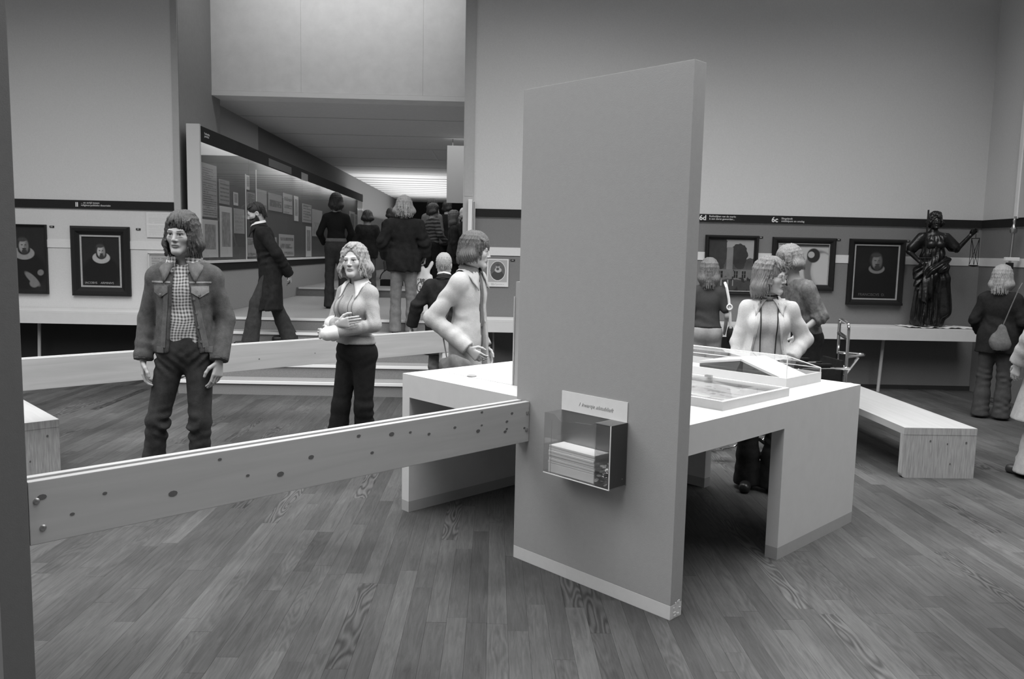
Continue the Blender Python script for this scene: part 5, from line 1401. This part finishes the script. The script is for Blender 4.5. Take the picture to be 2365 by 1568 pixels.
f.surf(jk); f.collar(M_whitec, .035, .03, .01, 'shirt_collar', .034); f.collar(M_dcoat, .08, .12, .06, 'coat_collar', .010, off=.008)
v = Vol(f.hc - .16, f.hc + .16, .0045); v.ell(f.hp(0, .070, -.098), np.array((.045, .042, .046)), f.R, .01)
for sx in (-1, 1): v.cone(f.hp(sx * .066, .012, -.03), f.hp(sx * .040, .055, -.092), .014, .024, .02)
v.cone(f.hp(-.022, .097, -.055), f.hp(.022, .097, -.055), .006, .006, .01); v.ell(f.hp(0, .100, -.066), np.array((.020, .014, .005)), f.R, .005, 's')
v.disp(lambda x, y, z: .002 * np.sin(x * 260) * np.sin(z * 190 + y * 150)); skin('beard', v, H_dark, f.e, smooth=0)
f.hair(H_dark, .045, .075, .082, .985, 80, .002, .0, 62, 9, .0, .03, h=.0042, lockr=.007, crop=True)

# 5 ---- woman seen from behind in dark sweater at the case
f = fig((-2.55, 11.62, .73), 14, 1.64, 'dark-haired visitor in tight dark sweater and jeans seen from behind before the lit showcase', head=(0, 8, 0), female=True, skin=.4, h=.014, hf=.006, elR=(.235, .03, 1.15), elL=(-.245, .02, 1.14), wrR=(.17, .14, .98), wrL=(-.17, .14, .98))
f.hands = [('R', (-.4, .5, -.7), (-1, 0, 0), (0, 1, 0), dict(curl=.5)), ('L', (.4, .5, -.7), (1, 0, 0), (0, 1, 0), dict(curl=.5))]
f.body(); f.shoes(.02); f.trousers(cloth('blue_jeans_dark', .040, .3, 20), 1.04, (.062, .07, .085), .02)
f.top(cloth('dark_sweater', .012), .014, 1.03, 1.0, name='sweater', fold=.004)
v = Vol(f.J['pel'] - .26, f.J['wai'] + .22, .012); f.torso(v, .018, .05, fl=.70); v.field(lambda x, y, z: np.maximum(1.015 * f.k - z, z - 1.07 * f.k) + 0 * x + 0 * y); skin('waistband', v, M_gcloth, f.e)
f.hair(H_dark, .12, .155, .05, 1.04, 70, .004, .0, 46, 12, h=.006)

# 6, 7 ---- two dark figures farther along the case
f = fig((-2.56, 14.15, .73), 10, 1.53, 'stooping visitor in dark coat near the far end of the showcase', head=(0, 22, 0), skin=.3, h=.018, hf=.008, elR=(.24, .02, 1.13), elL=(-.24, .02, 1.13), wrR=(.20, .2, 1.0), wrL=(-.20, .2, 1.0), nek=(0, .06, 1.46), headpos=(0, .10, 1.60))
f.body(); f.shoes(.02); f.trousers(M_jeans_m, 1.0, (.064, .07, .08), .03); f.top(M_dcoat, .035, .80, 1.0, None, .02, name='coat'); f.hair(H_dark, .05, .09, .05, 1.06, 50, .003, 0, 50, 13, h=.007)
f = fig((-2.46, 16.2, .88), 30, 1.52, 'dark figure leaning beyond the stooping visitor at the far end of the showcase', head=(0, 10, 0), skin=.3, h=.018, hf=.008, nek=(.02, .04, 1.46), headpos=(.02, .08, 1.61))
f.body(); f.shoes(.02); f.trousers(M_jeans_m, 1.0, (.064, .07, .08), .03); f.top(M_dcoat, .03, .80, 1.0, None, .02, name='coat'); f.hair(H_dark, .05, .09, .05, 1.05, 50, .003, 0, 50, 14, h=.007)

# 8 ---- blond figure climbing the steps with a bag
f = fig(W(-1.095, 9.74, .588), 8, 1.63, 'blond-haired visitor in bulky dark jacket climbing the steps, seen from behind', head=(0, 4, 0), female=True, skin=.4, h=.013, hf=.005, elR=(.265, -.03, 1.17), elL=(-.265, -.03, 1.17), wrR=(.275, .03, 1.00), wrL=(-.22, .10, .98), shR=(.17, -.015, 1.385), shL=(-.17, -.015, 1.385))
f.hands = [('R', (-.1, .2, -1), (-1, 0, 0), (0, 1, 0), dict(curl=.9)), ('L', (.3, .3, -1), (1, 0, 0), (0, 1, 0), dict(curl=.6))]
f.body(); f.shoes(.02); f.trousers(cloth('washed_jeans', .17, .25, 20), 1.0, (.064, .068, .085), .02)
f.top(cloth('bulky_jacket', .016, .4, 18), .055, .80, 1.0, None, .01, name='jacket', fold=.012, sl_t=.040, cuff=.004)
f.hair(H_blond, .115, .145, .05, 1.13, 90, .006, .012, 46, 15, h=.005, puff=.020)
R3 = Matrix.Rotation(f.e.rotation_euler.z, 3, 'Z')
hl = np.array(f.J['wrR']) + np.array((-.012, .02, -.095)) * f.k
pb = empty('plastic_bag', f.e.location + R3 @ Vector((hl[0] - .01, hl[1] + .0, hl[2] - .60)), f.e.rotation_euler.z - .15, 'white printed plastic carrier bag in the hand of the blond figure on the steps', 'bag')
pb.scale = (1.22, 1.1, 1.14)
v = Vol((-.17, -.09, -.02), (.17, .09, .56), .009)
v.cone((0, 0, .06), (0, 0, .30), .13, .12, .03, flat=((0, 1, 0), .30)); v.cone((0, 0, .30), (0, 0, .43), .115, .05, .04, flat=((0, 1, 0), .35))
for sx in (-1, 1): v.cone((sx * .02, 0, .43), (sx * .085, 0, .53), .030, .020, .03, flat=((0, 1, 0), .4))
v.disp(lambda x, y, z: .005 * np.sin(x * 60 + 5 * z) * np.sin(z * 22) + .004 * np.sin(x * 90 - z * 40)); v.field(lambda x, y, z: .0 - z + 0 * x + 0 * y)
skin('bag_body', v, cloth('plastic_white', .66, .04, 20, .1, 60, .4), pb)
emb = painted('printed_emblem', .14, .17, lambda X, Y: np.where(((np.hypot(X - .5, (Y - .45)) < .42) & (np.hypot(X - .5, Y - .45) > .34)) | ((np.abs(X - .5) < .3) & (vnoise(X, Y, 9, 3) > .62)) | ((Y > .86) & (vnoise(X, Y, 14, 5) > .55)), .10, .62), 36, 44, pb, .5)
emb.location = (0, -.058, .20); emb.rotation_euler = (-.06, 0, 0)

# 9-13 ---- group beyond the stairs at the right
f = fig((-1.50, 15.0, .88), -50, 1.55, 'visitor in striped sweater with dark short hair turned to the right beyond the stairs', head=(-15, 5, 0), skin=.42, h=.018, hf=.008, elR=(.24, .0, 1.13), wrR=(.20, .18, 1.0), wrL=(-.2, .18, 1.0))
f.body(); f.shoes(.02); f.trousers(M_black, 1.0, (.064, .07, .08), .03); f.top(M_striped, .02, .92, 1.0, name='sweater'); f.hair(H_dark, .06, .10, .05, 1.10, 60, .004, 0, 48, 17, h=.007, puff=.01)
f = fig((-1.64, 16.2, .88), -20, 1.72, 'taller dark-haired visitor right behind the striped sweater', head=(-10, 0, 0), skin=.4, h=.018, hf=.008); f.body(); f.shoes(.02); f.trousers(M_black, 1.0, hem=.03); f.top(M_gcloth, .03, .85, 1.0, name='coat'); f.hair(H_dark, .06, .10, .05, 1.08, 50, .004, 0, 48, 18, h=.007)
f = fig((-1.44, 17.4, .88), -30, 1.76, 'tall dark visitor half hidden by the hanging board beyond the stairs', head=(0, 0, 0), skin=.4, h=.02, hf=.009); f.body(); f.shoes(.02); f.trousers(M_black, 1.0, hem=.03); f.top(M_black, .03, .80, 1.0, name='coat'); f.hair(H_dark, .06, .10, .05, 1.08, 50, .004, 0, 48, 19, h=.008)
f = fig((-1.03, 13.9, .73), -78, 1.54, 'long-haired visitor in dark coat in profile beside the right jamb', head=(0, 0, 0), female=True, skin=.34, h=.016, hf=.007); f.body(); f.shoes(.02); f.trousers(M_black, 1.0, hem=.03); f.top(M_dcoat, .03, .72, 1.0, (.05, .08), .03, name='coat'); f.top(M_black, .012, .95, 0, name='sweater'); f.hair(H_mid, .19, .22, .06, 1.03, 70, .003, 0, 46, 20, h=.007)
f = fig((-.93, 15.3, .88), -60, 1.50, 'pale-haired visitor half hidden behind the long-haired visitor beside the jamb', head=(0, 0, 0), skin=.36, h=.02, hf=.009); f.body(); f.shoes(.02); f.trousers(M_black, 1.0, hem=.03); f.top(M_dcoat, .03, .8, 1.0, name='coat'); f.hair(H_white, .02, .05, .08, 1.03, 50, .002, 0, 60, 21, h=.008)

# 14 ---- old man from behind
f = fig((-.69, 8.05, 0), 2, 1.565, 'old man with thin white hair in dark coat seen from behind beside the pale jacket', head=(-8, 4, 2), skin=.46, h=.012, hf=.0045, elR=(.24, -.02, 1.13), elL=(-.30, -.02, 1.16), wrR=(.235, .06, .9), wrL=(-.36, .04, .93), hs=1.0)
f.hands = [('L', (-.2, .1, -1), (1, 0, 0), (0, 1, 0), dict(curl=.6)), ('R', (0, .2, -1), (-1, 0, 0), (0, 1, 0), dict(curl=.6))]
f.body(); f.shoes(.02); f.trousers(M_gcloth, 1.0, hem=.03); f.surf(f.top(M_dcoat, .040, .62, 1.0, None, .03, name='coat', fold=.008, sl_t=.028, neck=-.005)); f.collar(M_dcoat, .06, .05, .05, 'coat_collar', .02); f.collar(M_whitec, .02, .02, .02, 'shirt_collar', .05)
f.hair(hairm('thin_white', .36, .2), .03, .055, .090, .965, 70, .001, 0, 66, 22, h=.0040, lockr=.005, crop=True)

# 15 ---- woman with glasses behind the table
f = fig((1.735, 5.45, 0), 166, 1.585, 'woman with glasses and brown curls in white cardigan, hand on hip, behind the table vitrine', head=(68, 4, 4), headpos=(-.0, .02, 1.622), female=True, skin=.40, h=.010, hf=.0034,
        shR=(.142, -.015, 1.380), shL=(-.142, -.015, 1.380), elR=(.205, -.03, 1.13), elL=(-.275, -.07, 1.16), wrR=(.215, .05, .90), wrL=(-.150, .10, 1.005), anR=(.09, -.02, .085), anL=(-.09, .02, .085))
f.hands = [('L', (.75, .35, -.42), (.0, -1, -.15), (.3, .0, 1), dict(curl=.35, spread=.12)), ('R', (0, .2, -1), (-1, 0, 0), (0, 1, 0), dict(curl=.5))]
f.body(); f.shoes(.02, .25); f.trousers(cloth('brown_trousers', .032, .3, 20), 1.04, (.068, .08, .105), .03)
sh = f.top(M_knit, .012, .92, 0, name='sweater', fold=.004, neck=-.02)
jk = f.top(M_knit2, .030, .78, .93, (.055, .13), .02, name='cardigan', fold=.006, sl_t=.020, cut_back=.03, neck=-.03)
f.surf(jk, sh); f.collar(M_knit2, .085, .10, .12, 'cardigan_collar', -.002, off=.008)
for s in (1, -1):
    P = [(s * .055, .02, 1.475)]
    for i in range(12):
        x, z = s * (.062 - .010 * i / 11), 1.43 - .040 * i; y = f.front_y(x, z)
        P.append((x, (y if y else .14) + .008, z))
    P = [tuple(np.array(p) * f.k) for p in P]; b = MB(); b.tube(P, .0038, 6); b.build('bead_necklace', M_band, f.e, True)
    f.patch('cardigan_edge', lambda u, v: (s * (.060 + .075 * u + .032 * v), 1.36 - .50 * u), M_knit2, 16, 2, .0, .006)
nk = f.J['nek']; b = MB(); b.tube([tuple(nk + np.array((.058 * math.sin(a), .012 + .058 * math.cos(a), .018 - .012 * math.cos(a)))) for a in [2 * PI * k / 20 for k in range(20)]], .006, 6, closed=True); b.build('choker', M_band, f.e, True)
f.hair(H_lbrown, .135, .15, .062, 1.06, 120, .008, .006, 64, 25, .010, .02, h=.0036, puff=.008)
b = MB()
for sx in (-1, 1): b.tube([tuple(f.hp(sx * .034 + .024 * math.cos(a), .108 - .004 * abs(math.cos(a)), .000 + .021 * math.sin(a))) for a in [2 * PI * k / 18 for k in range(18)]], .0022, 5, closed=True)
b.tube([tuple(f.hp(-.010, .110, .004)), tuple(f.hp(.010, .110, .004))], .002, 5)
for sx in (-1, 1): b.tube([tuple(f.hp(sx * .058, .104, .006)), tuple(f.hp(sx * .078, .02, .008)), tuple(f.hp(sx * .082, -.02, -.005))], .002, 5)
b.build('glasses', M_screw, f.e, True)

# 16 ---- stooping man beside the wheelchair
f = fig((2.545, 6.95, 0), 100, 1.74, 'fair-haired man in patterned shirt stooping forward between the wheelchair and the woman with glasses', head=(0, 14, 0), headpos=(0, .205, 1.585), skin=.36, h=.012, hf=.0045, wai=(0, .03, 1.08), che=(0, .09, 1.27), nek=(0, .15, 1.43),
        shR=(.16, .10, 1.35), shL=(-.16, .10, 1.35), elR=(.22, .06, 1.12), elL=(-.21, .0, 1.12), wrR=(.20, .24, .96), wrL=(-.18, .20, .95), knR=(.09, .08, .5), anR=(.09, .10, .085), anL=(-.09, -.12, .085))
f.hands = [('R', (0, .5, -1), (-1, 0, 0), (0, 1, .3), dict(curl=.6)), ('L', (0, .3, -1), (1, 0, 0), (0, 1, .3), dict(curl=.6))]
f.body(); f.shoes(.02); f.trousers(M_black, 1.03, (.066, .07, .085), .02); f.top(M_pattern, .022, .97, .62, name='shirt', fold=.008); 
f.hair(hairm('fair', .22), .075, .10, .05, 1.10, 80, .004, 0, 50, 27, h=.005, puff=.008)

# 17 ---- woman at the landscape painting
f = fig((1.935, 8.0, 0), -12, 1.57, 'woman with long light hair and dark top looking at the landscape beside the grey panel', head=(4, 2, 0), female=True, skin=.42, h=.013, hf=.0048, elR=(.215, -.02, 1.13), wrR=(.20, .10, .92))
f.body(); f.shoes(.03); f.trousers(cloth('tight_trousers', .26, .12, 20), 1.0, (.062, .07, .08), .03, seat=1.12); f.top(cloth('dark_top', .055), .014, .985, .35, name='top', fold=.004)
b = MB()
v = Vol(f.J['pel'] - .26, f.J['wai'] + .2, .012); f.torso(v, .014, .05, fl=.72); v.field(lambda x, y, z: np.maximum(.985 * f.k - z, z - 1.012 * f.k) + 0 * x + 0 * y); skin('belt', v, M_black, f.e)
f.hair(H_lbrown, .17, .20, .05, 1.03, 90, .003, .0, 46, 29, h=.0048)
sb = empty('shoulder_bag', f.e.location + Matrix.Rotation(f.e.rotation_euler.z, 3, 'Z') @ Vector((.23, -.03, .74)), f.e.rotation_euler.z, 'small dark bag on a broad white strap at the shoulder of the long-haired woman', 'bag')
v = Vol((-.07, -.14, -.02), (.07, .14, .22), .010); v.ell((0, 0, .09), (.035, .10, .095), None, .02); skin('pouch', v, M_black, sb)
b = MB(); b.tube([(0, -.05, .15), (-.015, -.095, .30), (-.035, -.105, .45), (-.06, -.09, .56), (-.075, -.03, .60), (-.055, .05, .54), (-.01, .08, .3), (0, .06, .15)], .014, 6); b.build('strap', M_whitec, sb, True)
b = MB(); b.tube([(-.025 + .024 * math.sin(a), -.118, .37 + .026 * math.cos(a)) for a in [2 * PI * k / 14 for k in range(14)]], .008, 6, closed=True); b.build('buckle', M_whitec, sb, True)

# 18 ---- blond woman at the statue
f = fig((4.96, 8.2, 0), -38, 1.56, 'woman with straight blond hair in dark coat at the statue, seen from behind', head=(-6, 4, 0), female=True, skin=.42, h=.013, hf=.0048, elR=(.235, -.02, 1.13), elL=(-.24, -.02, 1.13), wrR=(.20, .12, .95), wrL=(-.2, .15, .98))
f.hands = [('R', (-.2, .6, -.7), (-1, 0, 0), (0, 1, .3), dict(curl=.6))]
f.body(); f.shoes(.02); f.trousers(cloth('slate_trousers', .055, .2, 20), 1.0, (.068, .08, .095), .02); f.surf(f.top(cloth('dark_wool', .018, .3, 30), .034, .76, 1.0, None, .03, name='coat', fold=.007, sl_t=.022, neck=-.01))
f.collar(M_whitec, .055, .05, .05, 'white_collar', .028)
f.hair(H_blond, .16, .19, .05, 1.06, 100, .004, .004, 46, 31, h=.0048, puff=.006)
sb = empty('shoulder_bag', f.e.location + Matrix.Rotation(f.e.rotation_euler.z, 3, 'Z') @ Vector((.05, -.20, .74)), f.e.rotation_euler.z, 'grey pouch bag on the back of the blond woman at the statue', 'bag')
v = Vol((-.17, -.08, -.02), (.17, .08, .30), .010); v.cone((0, 0, .07), (.01, 0, .20), .105, .045, .03, flat=((0, 1, 0), .45)); v.disp(lambda x, y, z: .004 * np.sin(x * 55 + z * 20)); skin('pouch', v, M_gcloth, sb)
MB().tube([(.01, 0, .22), (.06, .005, .40), (.115, .045, .60), (.13, .15, .66)], .0055, 6).build('strap', M_gcloth, sb, True)

# 19 ---- figure cut by the right edge
f = fig((4.05, 5.96, 0), 20, 1.62, 'figure in long pale coat and light trousers cut by the right edge', head=(0, 0, 0), female=True, skin=.42, h=.013, hf=.006, elL=(-.27, .0, 1.14), wrL=(-.27, .10, .92), anL=(-.16, .0, .085), knL=(-.13, 0, .5))
f.hands = [('L', (0, .3, -1), (1, 0, 0), (0, 1, .3), dict(curl=.6))]
f.body(); f.shoes(.03); f.trousers(M_ltrou, 1.0, (.072, .09, .125), .03, fold=.010); f.top(M_gcoat, .045, .47, 1.0, None, .12, name='coat', fold=.008, sl_t=.04); f.hair(H_mid, .12, .15, .05, 1.05, 60, .004, 0, 46, 33, h=.006)

# 20 ---- figure behind the left partition: only a sleeve shows
f = fig((-4.69, 7.25, 0), 150, 1.72, 'figure in denim jacket almost hidden by the left partition, one wide sleeve showing', head=(0, 0, 0), skin=.42, h=.013, hf=.006, elL=(-.235, .0, 1.16), wrL=(-.275, .06, .93), shL=(-.16, 0, 1.385))
f.hands = [('L', (0, .3, -1), (1, 0, 0), (0, 1, .3), dict(curl=.6))]
f.body(); f.shoes(.03); f.trousers(M_jeans, 1.0, hem=.03); f.top(M_denim, .03, .9, 1.0, name='jacket', sl_t=.028, cuff=.018); f.hair(H_mid, .08, .1, .05, 1.05, 60, .004, 0, 46, 35, h=.006)
# ------------------------------------------------------------------ bronze figure on the right shelf
M_bronze = mat('bronze', .045, .32, .35, 14, .3, 40, metal=.85, spec=.5)
f = fig(W(5.24, 9.60, .818), math.degrees(YB) + 176, 1.34, 'dark bronze figure of a robed woman with sword and scales on the right shelf', head=(-8, -4, 0), female=True, hs=.80, h=.009, hf=.0042,
        shR=(.175, -.01, 1.385), shL=(-.175, -.01, 1.385), elR=(.34, -.05, 1.16), elL=(-.36, .0, 1.20), wrR=(.27, .17, 1.01), wrL=(-.50, .10, 1.42))
f.e.name = 'statue'; f.e['category'] = 'statue'
f.hands = [('R', (-.2, .5, -.1), (-.6, 0, -.6), (0, .2, 1), dict(curl=1.0)), ('L', (-.5, .2, .7), (.2, 1, -.4), (.6, 0, .5), dict(curl=.9))]
lo, hi = f.bounds(); J = f.J; c = f.k
v = Vol(lo, hi, .009, [(f.hc, .12, .0045)])
f.torso(v, .012, .04)
for S in 'RL': f.arm(v, S, .006)
f.do_head(v)
for (S, d, n, t, kw) in f.hands: f.hand(v, J['wr' + S], d, n, t, **kw)
skin('figure', v, M_bronze, f.e)
v = Vol((-.40, -.32, 0), (.40, .32, 1.28), .008)
v.cone((0, 0, .92 * c), (.01, 0, .10 * c), .135, .180, .05, flat=(FWD, .75)); v.cone(J['pel'], J['wai'], .135, .112, .05, flat=(FWD, .75)); v.cone(J['wai'], J['che'], .115, .125, .05, flat=(FWD, .75))
v.cone((.05, .08, .80 * c), (.10, .12, .45 * c), .09, .06, .05); v.cone((-.10, .03, .9 * c), (-.15, .05, .25 * c), .085, .09, .04)
for S in 'RL': v.cone(J['sh' + S], J['el' + S] * .75 + J['sh' + S] * .25, .060, .064, .05)
def folds(x, y, z):
    a = np.arctan2(x, y); zz = np.clip(1 - z / 1.0, 0, 1)
    return (.013 * np.sin(a * 13 + 2.2 * np.sin(z * 7) + 3 * z) + .008 * np.sin(a * 23 - 5 * z)) * (.35 + .65 * zz) + .012 * np.sin((z + .7 * x) * 38 + np.sin(x * 20)) * np.exp(-((z - .72) / .16) ** 2)
v.disp(folds); v.field(lambda x, y, z: np.maximum(.004 - z, z - 1.46 * c) + 0 * x + 0 * y)
skin('robe', v, M_bronze, f.e)
v = Vol((-.30, -.25, .35), (.30, .32, .95), .008)
v.cone((.16, .02, .66), (-.06, .16, .70), .055, .055, .04); v.cone((.16, .04, .62), (.18, .06, .46), .06, .03, .04, flat=(FWD, .7)); v.cone((-.06, .13, .72), (-.15, .05, .80), .05, .04, .03); v.cone((.05, .13, .66), (.10, .13, .52), .06, .02, .03)
v.disp(lambda x, y, z: .010 * np.sin((x * .8 + z) * 70 + 3 * np.sin(y * 20))); skin('sash', v, M_bronze, f.e)
MB().lathe([(.10, 0), (.13, .0), (.14, .02), (.13, .035), (.10, .04)], 20).build('plinth', M_bronze, f.e, True, (0, 0, -.012))
f.hair(M_bronze, .04, .07, .07, 1.12, 70, .008, 0, 50, 41, .03, h=.0045, puff=.012)
v = Vol(f.hc + np.array((-.12, -.12, .02)), f.hc + np.array((.12, .12, .16)), .006)
for k in range(9):
    a = 2 * PI * k / 9; v.ell(f.hp(.055 * math.cos(a), -.02 + .06 * math.sin(a), .118 + .012 * math.sin(3 * a)), (.030, .030, .032), None, .012)
skin('crown_of_curls', v, M_bronze, f.e)
h = J['wrR'] + np.array((-.03, .07, .0))
b = MB(); b.box(h[0] - .009, h[0] + .009, h[1] - .004, h[1] + .004, h[2] + .04, h[2] + .60); b.build('sword_blade', M_bronze, f.e)
b = MB(); b.tube([(h[0], h[1], h[2] - .10), (h[0], h[1], h[2] + .04)], .011, 8); b.tube([(h[0] - .07, h[1], h[2] + .04), (h[0] + .07, h[1], h[2] + .04)], .009, 8); b.build('sword_hilt', M_bronze, f.e, True)
g = J['wrL'] + np.array((-.05, .03, .02))
b = MB(); b.tube([(g[0], g[1] - .09, g[2] - .05), (g[0], g[1] + .09, g[2] - .05)], .005, 6); b.tube([(g[0], g[1], g[2]), (g[0], g[1], g[2] - .05)], .004, 6); b.build('scale_beam', M_bronze, f.e, True)
for sy in (-1, 1):
    b = MB(); p = (g[0] + sy * .045, g[1] + sy * .02)
    for q in range(3):
        a = 2 * PI * q / 3; b.tube([(g[0], g[1] + sy * .09, g[2] - .05), (p[0] + .05 * math.cos(a), p[1] + sy * .07 + .05 * math.sin(a), g[2] - .36)], .003, 5)
    b.build('scale_cord', M_bronze, f.e, True)
    MB().lathe([(.0, -.02), (.035, -.014), (.058, 0), (.054, .002), (.03, -.008), (0, -.012)], 16).build('scale_pan', M_bronze, f.e, True, (p[0], p[1] + sy * .07, g[2] - .365))
# ------------------------------------------------------------------ wheelchair
M_chrome = mat('chrome', .70, .12, metal=1)
wc = empty('wheelchair', (2.33, 6.45, 0), Rd(8), 'folded-arm chrome wheelchair with dark seat standing behind the white table', 'wheelchair')
def arc(pts, r=.05, n=5):
    """round the corners of a polyline"""
    out = [Vector(pts[0])]
    for a, b_, c_ in zip(pts, pts[1:], pts[2:]):
        a, b_, c_ = Vector(a), Vector(b_), Vector(c_); u = (a - b_).normalized(); w_ = (c_ - b_).normalized()
        for k in range(n + 1):
            t = k / n; out.append(b_ + u * r * (1 - t) ** 2 + w_ * r * t ** 2)
    out.append(Vector(pts[-1])); return out
# x: towards the back of the chair (right in the picture), y: away from the camera
b = MB(); b.tube(arc([(.30, -.17, .10), (.30, -.17, 1.09), (.40, .14, 1.11), (.40, .14, .10)], .05), .0125, 8); b.build('back_frame', M_chrome, wc, True)
for y, nm in ((-.19, 'side_frame'), (.16, 'side_frame')):
    b = MB(); b.tube(arc([(.32 + (y > 0) * .06, y, .74), (-.12, y, .74), (-.20, y, .50), (-.50, y, .46), (-.58, y, .12), (-.70, y, .10)], .05), .011, 8); b.tube([(.30, y, .46), (-.22, y, .46)], .011, 8); b.tube([(.30, y, .20), (-.45, y, .20)], .011, 8); b.build(nm, M_chrome, wc, True)
    MB().box(-.11, .16, y - .022, y + .022, .752, .78, bev=.01).build('armrest', M_black, wc, True)
    b = MB(); ring = [(-.02 + .29 * math.cos(a), y + (.05 if y > 0 else -.05), .30 + .29 * math.sin(a)) for a in [2 * PI * k / 36 for k in range(36)]]; b.tube(ring, .014, 8, closed=True); w_ = b.build('wheel', M_black, wc, True)
    b = MB()
    for k in range(10): a = PI * k / 10; b.tube([(-.02 + .285 * math.cos(a), ring[0][1], .30 + .285 * math.sin(a)), (-.02 - .285 * math.cos(a), ring[0][1], .30 - .285 * math.sin(a))], .002, 4)
    b.tube([(-.02 + .25 * math.cos(a), ring[0][1] + (.03 if y > 0 else -.03), .30 + .25 * math.sin(a)) for a in [2 * PI * k / 30 for k in range(30)]], .007, 6, closed=True); b.build('spokes', M_chrome, w_, True)
    b = MB(); b.tube([(.33 + .075 * math.cos(a), y, .077 + .06 * math.sin(a)) for a in [2 * PI * k / 20 for k in range(20)]], .016, 6, closed=True); b.build('castor', M_black, wc, True)
    MB().box(-.76, -.62, y - .05 if y > 0 else y, y if y > 0 else y + .05, .085, .1, bev=.004).build('footrest', M_chrome, wc)
MB().box(-.20, .30, -.18, .15, .44, .485, bev=.012).build('seat', M_black, wc, True); MB().box(.265, .285, -.16, .14, .52, .80, bev=.009).build('backrest', M_black, wc, True)
b = MB(); b.tube(arc([(.30, -.17, .83), (.56, -.02, .83), (.40, .14, .83)], .06), .011, 8); b.build('push_bar', M_chrome, wc, True)
b = MB(); b.tube([(.30, -.17, .97), (.40, .14, .99)], .016, 8); b.build('cross_bar', M_chrome, wc, True)
b = MB(); b.tube([(.30, -.17, .73), (.40, .14, .75)], .016, 8); b.build('cross_bar', M_chrome, wc, True)
MB().tube([(.36, -.05, .66), (.50, .0, .80)], .012, 6).build('brace', M_chrome, wc, True)
